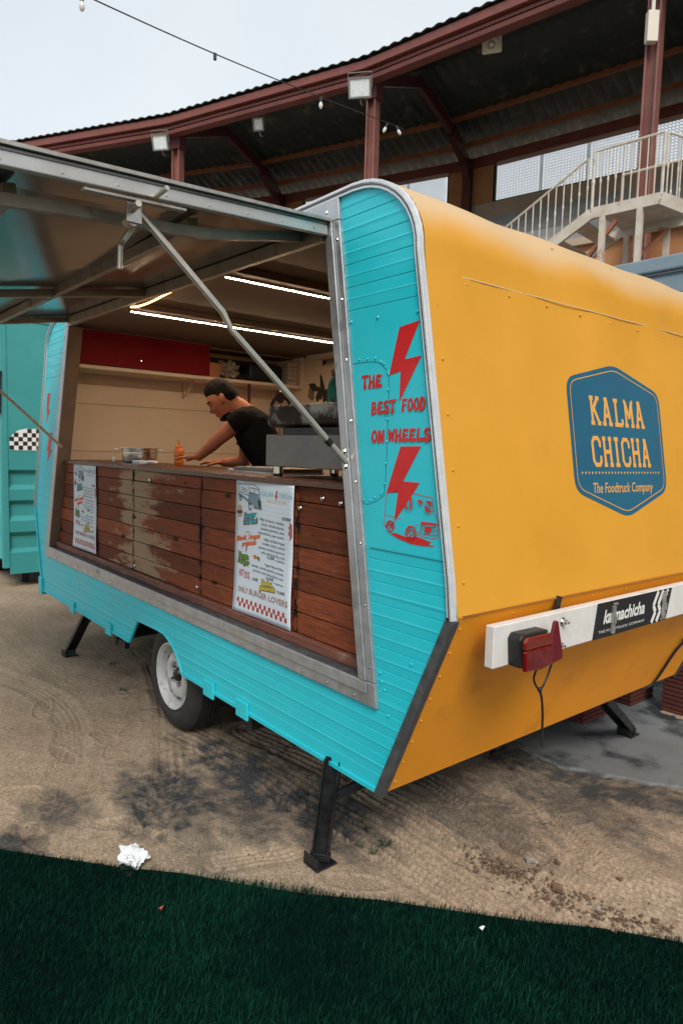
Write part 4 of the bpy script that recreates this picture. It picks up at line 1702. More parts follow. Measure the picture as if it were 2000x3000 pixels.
# screws and bolts on the frame
b = MB()
for t in np.linspace(.03, .97, 24):
    x = FL(.72) + (FR(.72) - FL(.72)) * t
    rivet(b, (x, -.0145, .716), (0, -1, 0), .0065)
for z in np.linspace(.84, 2.36, 8):
    rivet(b, (FR(z) - .018, -.0145, z), (0, -1, 0), .006)
    rivet(b, (FL(z) + .018, -.0145, z), (0, -1, 0), .006)
for z in (1.60, 1.545):
    rivet(b, (FR(z) - W_ + .02, -.0225, z), (0, -1, 0), .011)
for x in (-.45, -.385):
    rivet(b, (x, -.0145, 2.47), (0, -1, 0), .007)
b.build('screw', CHROME, hf, kind='stuff')
b = MB()
b.tube([(-.475, -.016, 2.487), (-.475, -.03, 2.485), (-.476, -.03, 2.44)], .006, 6)
b.build('latch_hook', ALU_DULL, hf)

# ---- opened hatch: skin, frame beams, props
HZ = 2.462
HA = rad(9.5)


hup = Vector((0, -math.sin(HA), math.cos(HA)))


def HP(x, w, t=0.0):
    """a place on the raised, slightly warped hatch: x along, w outward from the hinge, t below the skin"""
    a = rad(9.5 - 1.76 * max(0.0, min(x, 0.2) + 2.0))
    z = 2.461 - .0235 * (x + 2.0)
    return Vector((x, -w * math.cos(a), z - w * math.sin(a))) - hup * t


HWD = 1.70


def hxR(w):
    return -.365 + .17 * w


def hxL(w):
    return -3.33 - .10 * w


hatch = None
b = MB()
vs = [HP(hxL(0), .0, 0), HP(hxR(0), .0, 0), HP(hxR(HWD), HWD, 0), HP(hxL(HWD), HWD, 0)]
vs += [v + hup * .008 for v in vs]
b.add(vs, [(0, 1, 2, 3), (7, 6, 5, 4), (0, 4, 5, 1), (1, 5, 6, 2), (2, 6, 7, 3), (3, 7, 4, 0)])
hatch = b.build('hatch', HATCH_SKIN, tr)
b = MB()
vs = [HP(hxL(0) - .01, -.01, -.010), HP(hxR(0) + .012, -.01, -.010), HP(hxR(HWD) + .012, HWD + .01, -.010), HP(hxL(HWD) - .01, HWD + .01, -.010)]
vs += [v + hup * .010 for v in vs]
b.add(vs, [(0, 1, 2, 3), (7, 6, 5, 4), (0, 4, 5, 1), (1, 5, 6, 2), (2, 6, 7, 3), (3, 7, 4, 0)])
b.build('outer_skin', ALU_DULL, hatch)


ss_ = lambda t: min(1, max(0, t)) ** 2 * (3 - 2 * min(1, max(0, t)))


def hbeam(name, x0, w0, x1, w1, wd=.034, dp=.045, m=None, sag=0.0):
    b = MB()
    if sag:
        pts = [HP(x0 + (x1 - x0) * t, w0 + (w1 - w0) * t, dp / 2 + .001 + sag * ss_(t * 2.6) + .006 * math.sin(t * 9)) for t in np.linspace(0, 1, 15)]
        for p, q_ in zip(pts[:-1], pts[1:]):
            b.bar(p, q_, dp * .9, wd * .7, up=hup.cross((q_ - p).normalized()))
    else:
        b.bar(HP(x0, w0, dp / 2 + .001), HP(x1, w1, dp / 2 + .001), wd, dp, up=hup)
    return b.build(name, m or RAIL, hatch, bevel=.003 if not sag else 0)


eR = hbeam('edge_rail', hxR(.03) - .012, .03, hxR(HWD) - .012, HWD, .024, .036, m=RAIL_LIGHT)
b = MB()
for t in np.linspace(.06, .96, 11):
    w = t * HWD
    rivet(b, HP(hxR(w) + .001, w, .02), (1, -.1, 0), .0035)
b.build('screw', CHROME, eR, kind='stuff')
hbeam('hinge_rail', hxL(0) + .01, .02, hxR(0) - .03, .02, .04, .05)
hbeam('middle_rail', hxL(.5) + .01, .505, -.48, .505, .036, .042)
hbeam('outer_rail', hxL(HWD) + .01, HWD - .02, hxR(HWD) - .04, HWD - .02, .04, .05)
hbeam('middle_rail', hxL(1.1) + .01, 1.1, -.38, 1.1, .036, .042)
for xx in (-1.99, -3.30):
    for w0, w1 in ((.042, .486), (.524, 1.08), (1.12, HWD - .045)):
        hbeam('cross_bar', xx, w0, xx - (.03 if xx < -3 else 0) * (w1 - w0), w1, .034, .038)
hbeam('sagging_seal', -.51, .045, -.51 + .17 * (HWD - .1), HWD - .05, .034, .036, m=RAIL, sag=.048)
# prop brackets and rods
pw, pxr = .81, -.295


def elbow_rod(p0, p1, r, kink):
    p0, p1 = Vector(p0), Vector(p1)
    mid = p0.lerp(p1, .40)
    k = Vector((0, 0, -1)) * kink
    return [p0, p0.lerp(p1, .36) - k * .2, mid + k, p0.lerp(p1, .44) + k * .9, p0.lerp(p1, .7) + k * .3, p1], [r, r, r * .85, r, r, r]


b = MB()
pts, rs = elbow_rod(HP(pxr, pw - .02, .05), (-.226, -.02, 1.56), .011, .018)
b.tube(pts, rs, 8)
pr = b.build('prop_rod', ROD, hatch, smooth=True)
b = MB()
a_, c_ = Vector(pts[-2]), Vector(pts[-1])
b.tube([a_.lerp(c_, .62), a_.lerp(c_, .70)], .0135, 8)
b.build('rod_collar', BLACK, hatch)
b = MB()
pts2, rs2 = elbow_rod(HP(-3.5, pw, .05), (-3.515, -.02, 1.574), .011, .018)
b.tube(pts2, rs2, 8)
b.build('prop_rod', ROD, hatch, smooth=True)
b = MB()
q0 = HP(pxr + .03, pw, .07)
b.box((q0.x - .004, q0.y - .022, q0.z - .03), (q0.x + .004, q0.y + .022, q0.z + .022))
b.tube([q0 + Vector((-.05, 0, 0)), q0 + Vector((.06, -.01, .005))], .009, 8)
b.tube([q0 + Vector((-.045, .0, -.02)), q0 + Vector((-.005, .0, -.02))], .018, 8)
b.tube([HP(hxR(pw - .06), pw - .06, .03), HP(hxR(pw - .06) + .06, pw - .07, .02)], .007, 8)
b.build('prop_bracket', ROD, hatch, smooth=True)
b = MB()
h0 = HP(pxr - .03, pw - .02, .09)
b.tube([h0, h0 + Vector((-.02, -.02, -.04)), h0 + Vector((-.05, -.02, -.05)), h0 + Vector((-.052, -.022, -.12))], .009, 8)
b.build('hook', ROD, hatch, smooth=True)
b = MB()
b.bar(HP(hxR(pw - .05) - .03, pw - .16, .048), HP(hxR(pw + .3) - .03, pw + .16, .048), .022, .006, up=hup)
b.build('rail_plate', ALU_DULL, hatch)

# clip-on work lamp under the hatch
wlmp = empty('work_lamp', HP(-1.25, .99, .05), 'small black lamp clipped beneath the raised hatch', 'lamp')
p = HP(-1.25, .99, .05)
b = MB()
b.tube([p, p + Vector((0, 0, -.05)), p + Vector((.03, -.02, -.07))], .012, 8)
b.tube([p + Vector((-.09, 0, -.01)), p + Vector((.09, 0, -.01))], .008, 6)
b.build('clamp', BLACK, wlmp)
b = MB()
b.lathe([(.02, .0), (.035, -.02), (.05, -.07), (.055, -.09), (.045, -.088), (.03, -.05)], p + Vector((.03, -.02, -.06)), 'z', 12)
b.build('lamp_shade', BLACK, wlmp, smooth=True)

# ---- inside lining
b = MB()
b.box((-3.915, .06, FLOOR), (-3.89, 2.16, 2.44))
end_in = b.build('end_lining', BEIGE, tr)
b = MB()
for z in (1.925, 1.545):
    b.box((-3.889, .07, z - .002), (-3.887, 2.1, z + .002))
b.build('lining_joint', mat('lining_joint', (.30, .20, .12), rough=.7), end_in)
# back lining with a rounded window
wx0, wx1, wz0, wz1 = -3.11, -2.10, 1.86, 2.25
rr_ = .11


def rrect(x0, x1, z0, z1, r, n=5):
    out = []
    for cx, cz, t0 in ((x1 - r, z1 - r, 0), (x0 + r, z1 - r, 90), (x0 + r, z0 + r, 180), (x1 - r, z0 + r, 270)):
        for k in range(n + 1):
            t = rad(t0 + 90 * k / n)
            out.append((cx + r * math.cos(t), cz + r * math.sin(t)))
    return out


inner = rrect(wx0, wx1, wz0, wz1, rr_)
N_ = len(inner)


def outer_pt(p, x0, x1, z0, z1):
    cx, cz = (wx0 + wx1) / 2, (wz0 + wz1) / 2
    dx, dz = p[0] - cx, p[1] - cz
    s = min((x1 - cx) / dx if dx > 1e-6 else ((x0 - cx) / dx if dx < -1e-6 else 1e9),
            (z1 - cz) / dz if dz > 1e-6 else ((z0 - cz) / dz if dz < -1e-6 else 1e9))
    return (cx + dx * s, cz + dz * s)


vs, fs = [], []
X0, X1, Z0_, Z1_ = -3.85, -.06, FLOOR, 2.44
corners = [(X1, Z1_), (X0, Z1_), (X0, Z0_), (X1, Z0_)]
outer = [outer_pt(p, X0, X1, Z0_, Z1_) for p in inner]
for p, q_ in zip(inner, outer):
    vs += [(p[0], 2.14, p[1]), (q_[0], 2.14, q_[1])]
for k in range(N_):
    j = (k + 1) % N_
    a, c = outer[k], outer[j]
    same = abs(a[0] - c[0]) < 1e-6 or abs(a[1] - c[1]) < 1e-6
    if same:
        fs.append((2 * k, 2 * k + 1, 2 * j + 1, 2 * j))
    else:
        cor = min(corners, key=lambda t: abs(t[0] - a[0]) + abs(t[1] - a[1]) + abs(t[0] - c[0]) + abs(t[1] - c[1]))
        vs.append((cor[0], 2.14, cor[1]))
        fs.append((2 * k, 2 * k + 1, len(vs) - 1, 2 * j + 1, 2 * j))
b = MB()
b.add(vs, fs)
back_in = b.build('back_lining', BEIGE, tr, recalc=False)

# window in the back wall: teal reveal and pane
b = MB()
ring0, ring1 = rrect(wx0 + .001, wx1 - .001, wz0 + .001, wz1 - .001, rr_), rrect(wx0 + .028, wx1 - .028, wz0 + .028, wz1 - .028, rr_ - .02)
vs, fs = [], []
for (a, c), (a2, c2) in zip(ring0, ring1):
    vs += [(a, 2.13, c), (a, TW + .02, c), (a2, TW + .02, c2), (a2, 2.13, c2)]
for k in range(N_):
    j = (k + 1) % N_
    for q_ in range(4):
        w = (q_ + 1) % 4
        fs.append((4 * k + q_, 4 * k + w, 4 * j + w, 4 * j + q_))
b.add(vs, fs)
wf = b.build('window', TEAL2, tr, smooth=True)
b = MB()
b.prism(ring1, lambda a, c, t: (a, t, c), 2.19, 2.194)
b.build('pane', GLASS, wf)

# printed plants on the back wall
lf = Ink(lambda a, c, t: (a, 2.139 - t, c), base=.0008)
ff = Ink(lambda a, c, t: (a, 2.139 - t, c), base=.0005)


def leaf(ink, x, z, dx, dz, w, n=7):
    L = math.hypot(dx, dz)
    ux, uz = dx / L, dz / L
    left, right = [], []
    for k in range(n + 1):
        t = k / n
        h = w * math.sin(math.pi * min(1, t * 1.02)) ** .8 * (1 + .12 * math.sin(k * 2.3))
        left.append((x + dx * t - uz * h, z + dz * t + ux * h))
        right.append((x + dx * t + uz * h, z + dz * t - ux * h))
    ink.fill(left + right[::-1])


leaf(lf, -3.16, 2.04, -.07, .25, .030)
leaf(lf, -3.12, 2.02, .0, .13, .03)
leaf(lf, -3.17, 2.02, .03, .13, .035)
leaf(lf, -3.07, 2.20, .13, .15, .022)
lf.stroke([(-3.13, 2.00), (-3.10, 2.12), (-3.06, 2.21)], .010)
leaf(lf, -3.25, 2.14, -.15, .06, .035)
leaf(lf, -3.24, 2.15, .03, -.10, .035)
leaf(lf, -3.26, 2.12, .0, -.09, .03)
leaf(lf, -3.22, 2.05, -.03, .13, .03)
leaf(lf, -3.0, 1.80, -.04, .28, .035)
leaf(lf, -3.3, 1.78, .08, .25, .035)
leaf(lf, -2.9, 1.62, -.2, .2, .04)
leaf(lf, -3.4, 1.66, .15, .16, .04)
lf.fill([(-3.20, 2.42), (-3.155, 2.40), (-3.14, 2.37), (-3.165, 2.355), (-3.17, 2.365), (-3.2, 2.35)])
for k in range(7):
    leaf(ff, -3.10 + .012 * k, 2.425, -.08 + .035 * k, -.075 - .01 * (k % 3), .012)
leaf(ff, -3.33, 2.05, -.06, .12, .05)
leaf(ff, -3.02, 2.25, -.05, .06, .03)
lf.build('leaf_print', LEAF_DECAL, back_in)
ff.build('faint_leaf_print', LEAF_FAINT, back_in)

# ceiling, its battens and light strips
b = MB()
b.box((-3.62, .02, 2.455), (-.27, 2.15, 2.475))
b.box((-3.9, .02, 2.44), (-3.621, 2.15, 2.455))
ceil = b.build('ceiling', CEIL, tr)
b = MB()
b.box((-2.45, .06, 2.42), (-2.33, 2.13, 2.4545))
b.build('batten', CEIL, ceil, bevel=.004)
b = MB()
b.box((-1.30, .06, 2.42), (-1.18, 2.13, 2.4545))
b.build('batten', CEIL, ceil, bevel=.004)
for x, ya, yb in ((-2.345, .06, 1.75), (-1.195, .06, .98)):
    b = MB()
    b.box((x - .060 - .007, ya, 2.4085), (x - .060 + .007, yb, 2.4195))
    b.build('led_profile', ALU_DULL, ceil)
    b = MB()
    b.box((x - .060 - .005, ya, 2.4072), (x - .060 + .005, yb, 2.4080))
    b.build('led_strip', LED, ceil)
b = MB()
b.tube(smooth_path([(-2.38, .05, 2.43), (-2.25, .045, 2.415), (-2.05, .04, 2.412), (-1.83, .04, 2.425), (-1.55, .05, 2.445)], 6), .005, 6)
b.build('rope_light', ROPE, ceil)
b = MB()
b.box((-3.4, 2.10, 2.405), (-.28, 2.139, 2.4545))
b.build('cornice', BEIGE, ceil, bevel=.004)

# wall cupboard with red door, open shelf beside it
b = MB()
xc0, xc1 = -3.888, -3.49
b.box((xc0, .10, 2.165), (xc1, 2.139, 2.19))
b.box((xc0, 1.15, 2.191), (xc1, 1.172, 2.45))
b.box((xc0, 2.115, 2.191), (xc1, 2.138, 2.45))
b.box((xc0, .10, 2.43), (xc1, 1.149, 2.452))
cup = b.build('cupboard', BEIGE, tr)
b = MB()
b.box((xc0 + .002, 1.173, 2.191), (xc0 + .01, 2.114, 2.45))
b.build('shelf_back', mat('shelf_shade', (.06, .045, .04), rough=.8), cup)
b = MB()
b.box((xc1 + .002, .105, 2.195), (xc1 + .018, 1.165, 2.448))
dr = b.build('door', CAB_RED, cup, bevel=.003)
b = MB()
b.lathe([(.003, .0), (.005, .012), (.011, .018), (.011, .026), (.004, .032)], (xc1 + .018, .56, 2.255), 'x', 12)
b.build('knob', CHROME, dr, smooth=True)
b = MB()
b.box((xc1 - .01, 1.55, 1.40), (xc1 + .005, 1.572, 2.164))
b.build('support', mat('dark_red_post', (.10, .015, .02), rough=.6), cup)
for y in (1.12, 2.05):
    b = MB()
    b.box((-3.885, y, 2.02), (-3.86, y + .02, 2.164))
    b.bar((-3.87, y + .01, 2.03), (-3.70, y + .01, 2.158), .016, .012)
    b.build('bracket', BEIGE, cup)

# counter: top board and plank front
b = MB()
b.prism([(-3.80, .035), (-.16, .035), (-.13, .57), (-3.85, .57)], lambda a, c, t: (a, c, t), 1.452, 1.476)
ctop = b.build('counter_top', COUNTER, tr, bevel=.003)
b = MB()
b.box((-3.8, .58, FLOOR), (-.05, .60, 1.45))
b.box((-3.80, .092, .79), (-.14, .10, 1.45))
b.build('counter_backing', BLACK, tr)
front = empty('counter_front', (-2.0, .06, .8))
put(front, tr, local=False)
front.matrix_parent_inverse = Matrix.Translation(-Vector(tr.location))
seams = [-3.87, -3.235, -2.352, -1.472, -.618, -.05]
rows = [1.4505, 1.385, 1.292, 1.198, 1.106, 1.014, .922, .832]
k = 0
for r_ in range(7):
    za, zb = rows[r_ + 1] + .002, rows[r_] - .002
    for c in range(5):
        xa, xb = seams[c] + .004, seams[c + 1] - .004
        xa = max(xa, FL((za + zb) / 2) + W_ + .02)
        xb = min(xb, FR((za + zb) / 2) - W_ - .02)
        k += 1
        j = random.uniform(-.0025, .0025)
        tl = random.uniform(-.0015, .0015)
        b = MB()
        vs = []
        for y, e in ((.052 + j, .0), (.052 + j + .022, 0)):
            vs += [(xa, y, za + tl), (xb, y, za - tl), (xb, y, zb - tl), (xa, y, zb + tl)]
        b.add(vs, [(0, 1, 2, 3), (7, 6, 5, 4), (0, 4, 5, 1), (1, 5, 6, 2), (2, 6, 7, 3), (3, 7, 4, 0)])
        b.build('plank', WOOD_WORN if c in (1, 2) and not (c == 2 and r_ < 1) else WOOD, front, bevel=.0025)
b = MB()
b.box((-3.86, .030, .790), (-.14, .085, .829))
b.build('bottom_rail', mat('faded_red_rail', (.20, .075, .05), (.12, .04, .025), rough=.6, scale=7, stretch=(1, 1, 6), bump=.3, bscale=25, c3=(.28, .2, .15), scale3=5),
        front, bevel=.004)
b = MB()
for x, z in ((-3.40, 1.42), (-2.325, .86), (-1.50, .87), (-.335, 1.40), (-.45, 1.41), (-2.1, 1.40), (-.60, 1.36)):
    b.sphere((x, .048, z), .012, 10, 6, (1, .5, 1))
b.build('bolt_head', CHROME, front, smooth=True, kind='stuff')
b = MB()
for c in (1, 2, 3, 4):                                  # blackened joint strips behind the plank ends
    b.box((seams[c] - .0035, .060, .832), (seams[c] + .0035, .075, 1.45))
b.build('joint_strip', BLACK, front)

# ---- wheels and axle
WXC, WYC, WR = -1.80, .045, .310


def wheel(yface, sgn):
    e = empty('wheel', (WXC, yface, WR))
    e.parent = tr
    e.matrix_parent_inverse = Matrix.Translation(-Vector(tr.location))
    o = (WXC, yface, WR)
    pr_ = [(.185, .012), (.205, -.002), (.235, -.006), (.265, .0), (.288, .014), (.300, .030)]
    for k in range(5):                                  # ribs and grooves of the tread
        y = .036 + k * .024
        pr_ += [(.309, y), (.310, y + .017), (.300, y + .0185), (.300, y + .0225)]
    pr_ += [(.308, .157), (.298, .17), (.262, .186), (.205, .184), (.185, .172)]
    b = MB()
    b.lathe([(r, h * sgn) for r, h in pr_], o, 'y', 96, close=False)
    nseg = 96
    for i, v in enumerate(list(b.v)):                   # sipes across the outer ribs
        ring = i // nseg
        if pr_[ring][0] > .307 and (i % 2 == 0) and pr_[ring][1] in (.036, .053, .157):
            p = Vector(v) - Vector((WXC, 0, WR))
            s = 1 - .006 / .31
            b.v[i] = (WXC + p.x * s, v[1], WR + p.z * s)
    b.build('tyre', RUBBER, e, smooth=True)
    b = MB()
    prr = [(.190, .004), (.186, -.005), (.179, -.003), (.174, .010), (.168, .014), (.160, .046), (.152, .070), (.145, .074), (.139, .056), (.132, .040),
           (.118, .028), (.098, .022), (.080, .026), (.066, .044), (.040, .046)]
    b.lathe([(r, h * sgn) for r, h in prr], o, 'y', 48, close=False)
    b.build('rim', RIM, e, smooth=True)
    b = MB()
    b.lathe([(.001, .020 * sgn), (.022, .022 * sgn), (.034, .030 * sgn), (.036, .055 * sgn)], o, 'y', 20, close=False)
    b.build('hub_cap', BLACK, e, smooth=True)
    b = MB()
    for k in range(8):
        a = rad(45 * k + 10)
        for s in (-.09, .09):
            pass
        c_, s_ = math.cos(a), math.sin(a)
        t = Vector((-s_, 0, c_))
        p = Vector((WXC + .130 * c_, yface + .0355 * sgn, WR + .130 * s_))
        b.bar(p - t * .016, p + t * .016, .004, .011, up=(c_, 0, s_))
    b.build('rim_slot', BLACK, e)
    b = MB()
    for k in range(4):
        a = rad(90 * k + 35)
        b.lathe([(.012, .024 * sgn), (.012, .05 * sgn)], (WXC + .056 * math.cos(a), yface, WR + .056 * math.sin(a)), 'y', 6)
    b.build('lug_nut', CHROME, e)


wheel(WYC, 1)
wheel(TW - WYC, -1)
b = MB()
b.tube([(WXC, WYC + .06, WR), (WXC, TW - WYC - .06, WR)], .04, 10)
b.bar((-4.0, .62, .37), (-.1, .62, .37), .05, .06)
b.bar((-4.0, 1.7, .36), (-.1, 1.7, .36), .05, .08)
b.bar((-4.0, 1.1, .37), (-5.0, 1.1, .37), .08, .08)
b.build('chassis', BLACK, tr)
b = MB()
b.prism([(-2.36, .40), (-2.30, .63), (-1.55, .63), (-1.48, .40), (-1.49, .40), (-1.56, .62), (-2.29, .62), (-2.35, .40)], lambda a, c, t: (a, t, c), .012, .34)
b.box((-2.3, .34, .36), (-1.55, .345, .62))
b.build('wheel_housing', BLACK, tr)

# ---- corner steadies


def jack(top, foot, across, label=None):
    top, foot = Vector(top), Vector(foot)
    e = empty('jack', foot)
    e.parent = tr
    e.matrix_parent_inverse = Matrix.Translation(-Vector(tr.location))
    ac = Vector(across).normalized()
    d = (top - foot).normalized()
    n_ = d.cross(ac).normalized()
    b = MB()
    f0 = foot + Vector((0, 0, .035))
    b.bar(f0 + n_ * .016, top + n_ * .016, .062, .006, up=n_)                 # channel web
    b.bar(f0 + ac * .030, top + ac * .030, .006, .042, up=n_)
    b.bar(f0 - ac * .030, top - ac * .030, .006, .042, up=n_)
    b.build('leg', BLACK, e)
    b = MB()
    b.box((foot.x - .045, foot.y - .05, foot.z), (foot.x + .045, foot.y + .05, foot.z + .008))
    b.bar(foot + Vector((0, -.045, .008)), foot + Vector((0, -.045, .05)), .09, .006, up=(0, 1, 0))
    b.bar(foot + ac * .04 + Vector((0, 0, .03)), foot - ac * .04 + Vector((0, 0, .03)), .03, .03)
    b.build('foot_plate', BLACK, e, bevel=.003)
    return e


j1 = jack((-.275, -.005, .42), (-.30, -.035, .0), (.75, .6, 0))
b = MB()
b.bar((-.275, .01, .27), (-.10, .12, .41), .035, .03)
b.build('brace', BLACK, j1)
j2 = jack((-3.16, .06, .42), (-3.49, .015, 0), (.3, 1, 0))
b = MB()
b.bar((-3.28, .06, .30), (-3.02, .10, .42), .035, .03)
b.bar((-2.62, .05, .31), (-2.45, .05, .33), .03, .05)
b.build('brace', BLACK, j2)
j3 = jack((-.03, 1.52, .40), (-.19, 2.12, .0112), (1, .2, 0))
j4 = jack((-3.2, 2.15, .42), (-3.5, 2.2, 0), (.3, -1, 0))
b = MB()
for x in (-.94, -2.60):
    b.box((x - .02, .03, .30), (x + .02, .10, .40))
b.build('tow_bracket', BLACK, tr)

# ---- lettering and emblems on the turquoise side
side = lambda a, c, t: (a, -t - .0004, c)
ink = Ink(side)
ink.fill([(.008, 2.012), (-.034, 1.858), (.021, 1.868), (.019, 1.766), (.114, 1.911), (.038, 1.905), (.101, 2.023)])
ink.build('lightning_bolt', RED_VINYL, sp)
ink = Ink(side)
ink.fill([(.032, 1.620), (-.028, 1.464), (.028, 1.467), (.013, 1.365), (.084, 1.449), (.127, 1.504), (.050, 1.505), (.127, 1.622)])
ink.build('lightning_bolt', RED_VINYL, sp)
for wd, a0, a1, b0, b1, sl_ in (('THE', -.174, -.068, 1.820, 1.866, .0), ('BEST', -.120, .006, 1.727, 1.773, .03), ('FOOD', .029, .143, 1.733, 1.779, .02),
                                ('ON', -.116, -.046, 1.630, 1.676, .01), ('WHEELS', -.030, .170, 1.634, 1.679, .015)):
    ink = Ink(side)
    groovy_word(ink, wd, a0, a1, b0, b1, sl_)
    ink.build('slogan_word', RED_VINYL, sp)
# little delivery van drawn in red line
ink = Ink(side)
lw = .0022
ink.stroke([(-.028, 1.462), (.03, 1.469), (.10, 1.468), (.176, 1.461), (.187, 1.455), (.190, 1.425), (.196, 1.412), (.213, 1.388), (.214, 1.36), (.213, 1.336), (.206, 1.331)], lw)
ink.stroke([(-.028, 1.462), (-.032, 1.40), (-.036, 1.352), (-.026, 1.348)], lw)
ink.stroke([(-.031, 1.387), (.045, 1.380)], lw * .8)
ink.stroke([(.13, 1.345), (.15, 1.340), (.205, 1.341), (.213, 1.345)], lw)
ink.stroke([(.128, 1.337), (.15, 1.331), (.206, 1.331)], lw)
ink.stroke([(-.005, 1.326), (.05, 1.31), (.097, 1.302), (.15, 1.303), (.2, 1.307)], lw)
ink.fill([(-.004, 1.324), (.02, 1.330), (.07, 1.322), (.13, 1.328), (.16, 1.322), (.19, 1.318), (.172, 1.310), (.203, 1.305), (.15, 1.301), (.10, 1.301), (.04, 1.311)])
for cx, cz, r in ((-.004, 1.344, .017), (.097, 1.331, .021)):
    ink.stroke(arc(cx, cz + .003, r * 1.12, r * 1.2, -10, 190, 10), .006)
    ink.stroke(arc(cx, cz, r * .72, r * .82, 0, 360, 14), .0048)
    ink.fill([(cx - .006, cz - .009), (cx + .002, cz - .002), (cx + .006, cz + .008), (cx - .003, cz + .003)])
ink.stroke(arc(.019, 1.346, .02, .02, 100, 170, 4), .004)
ink.fill([(.119, 1.450), (.143, 1.449), (.145, 1.430), (.132, 1.438)])
ink.fill([(.153, 1.449), (.184, 1.449), (.188, 1.428), (.172, 1.438)])
ink.fill([(.154, 1.434), (.166, 1.430), (.186, 1.412), (.162, 1.413)])
ink.stroke([(.158, 1.433), (.187, 1.414), (.188, 1.428)], lw)
ink.fill([(.088, 1.452), (.098, 1.455), (.100, 1.418), (.092, 1.410)])
ink.fill([(.062, 1.43), (.07, 1.436), (.084, 1.412), (.075, 1.412)])
ink.fill([(.142, 1.380), (.211, 1.381), (.209, 1.370), (.197, 1.372), (.153, 1.372), (.152, 1.366), (.144, 1.367)])
ink.fill([(.159, 1.366), (.190, 1.367), (.191, 1.350), (.161, 1.347)])
ink.fill([(.141, 1.364), (.149, 1.360), (.148, 1.350), (.140, 1.352), (.144, 1.357)])
ink.fill([(.200, 1.365), (.207, 1.362), (.206, 1.350), (.199, 1.353), (.203, 1.358)])
ink.disc(.123, 1.366, .003)
ink.build('van_emblem', RED_VINYL, sp)
for pts in ([(-3.927, 1.986), (-4.01 + .055, 1.837), (-3.935, 1.832), (-3.985, 1.739), (-3.862, 1.862), (-3.905, 1.862), (-3.842, 1.984)],
            [(-3.878, 1.682), (-3.957, 1.54), (-3.915, 1.534), (-3.957, 1.446), (-3.816, 1.549), (-3.870, 1.551), (-3.794, 1.680)]):
    ink = Ink(side)
    ink.fill(pts)
    ink.build('lightning_bolt', RED_VINYL, sp)

# ---- badge on the yellow end
SL = -.209 / 1.162


def endp(a, c, t):
    """a across the trailer, c height, t proud of the yellow sheet"""
    return (.304 + SL * (c - 1.098) + .0022 + t, a, c)


def badge_poly(g):
    P = [(1.103, 1.988 - g), (1.478 - g, 1.893 - g * .6), (1.462 - g, 1.462 + g * .6), (1.097, 1.358 + g), (.725 + g, 1.470 + g * .6), (.737 + g, 1.905 - g * .6)]
    out = []
    for i in range(6):
        a, m_, c = P[i - 1], P[i], P[(i + 1) % 6]
        for t in (.11, .045, 0):
            pass
        r = .055 - g * .5
        u0 = Vector((a[0] - m_[0], a[1] - m_[1])).normalized() * r
        u1 = Vector((c[0] - m_[0], c[1] - m_[1])).normalized() * r
        p0, p1 = Vector(m_) + u0, Vector(m_) + u1
        for t in (0, .25, .5, .75, 1):
            q_ = p0 * (1 - t) ** 2 + Vector(m_) * 2 * t * (1 - t) + p1 * t * t
            out.append((q_.x, q_.y))
    return out


ink = Ink(endp, base=.0008)
ink.fill(badge_poly(0))
bdg = ink.build('badge', BLUE_VINYL, ep_up)
ink = Ink(endp, base=.0014)
lp = badge_poly(.022)
ink.stroke(lp + [lp[0]], .0035, ends=False)
ink.build('badge_border', OCHRE_VINYL, bdg)
ink = Ink(endp, base=.0014)
slab_word(ink, 'KALMA', .878, 1.322, 1.738, 1.838, .0165)
ink.build('badge_word', OCHRE_VINYL, bdg)
ink = Ink(endp, base=.0014)
slab_word(ink, 'CHICHA', .862, 1.338, 1.572, 1.678, .0165)
ink.build('badge_word', OCHRE_VINYL, bdg)
ink = Ink(endp, base=.0014)
for k in range(26):
    ink.disc(.785 + k * .0244, 1.541, .0052, 8)
ink.build('dotted_rule', OCHRE_VINYL, bdg)
mb = MB()
put_text(mb, 'The Foodtruck Company', endp, .853, 1.333, 1.462, 1.502, .0014, bold=.008, shear=.28)
mb.build('badge_word', OCHRE_VINYL, bdg, recalc=False)

# ---- rear light board
BX = .358
b = MB()
b.box((BX - .034, .118, .925), (BX, 2.16, 1.062))
lbd = b.build('light_board', WHITE_PAINT, tr, bevel=.003)
b = MB()
for y in (.50, 1.75):
    b.bar((BX - .05, y + .05, 1.10), (BX - .05, y - .02, .86), .028, .006, up=(1, 0, 0))
    b.bar((XR(1.0) - .01, y, 1.0), (BX - .034, y, 1.0), .03, .03)
b.bar((BX - .07, .567, 1.088), (BX - .07, .585, .955), .026, .006, up=(1, 0, 0))
b.build('support_strap', BLACK, lbd)
b = MB()
b.prism([(.195, .925), (.185, 1.02), (.20, 1.036), (.335, 1.034), (.345, .93)], lambda a, c, t: (t, a, c), BX + .001, BX + .052)
lamp = b.build('tail_lamp', BLACK, lbd, bevel=.006)
b = MB()
b.prism([(.197, .918), (.192, .986), (.345, .986), (.350, .918), (.280, .910)], lambda a, c, t: (t, a, c), BX + .0525, BX + .068)
b.build('lens', RED_LENS, lamp, bevel=.006)
b = MB()
b.prism([(.192, .988), (.190, 1.015), (.203, 1.027), (.335, 1.026), (.345, 1.016), (.345, .988)], lambda a, c, t: (t, a, c), BX + .0525, BX + .067)
b.build('lens', AMBER_LENS, lamp, bevel=.005)
b = MB()
b.prism([(.383, 1.056), (.373, 1.052), (.338, .925), (.345, .910), (.425, .917), (.432, .928), (.393, 1.052)], lambda a, c, t: (t, a, c), BX + .040, BX + .052)
b.prism([(.37, .94), (.37, 1.0), (.39, 1.0), (.40, .94)], lambda a, c, t: (t, a, c), BX + .001, BX + .0399)
b.build('triangle_reflector', REFLECTOR, lbd, bevel=.003)
b = MB()
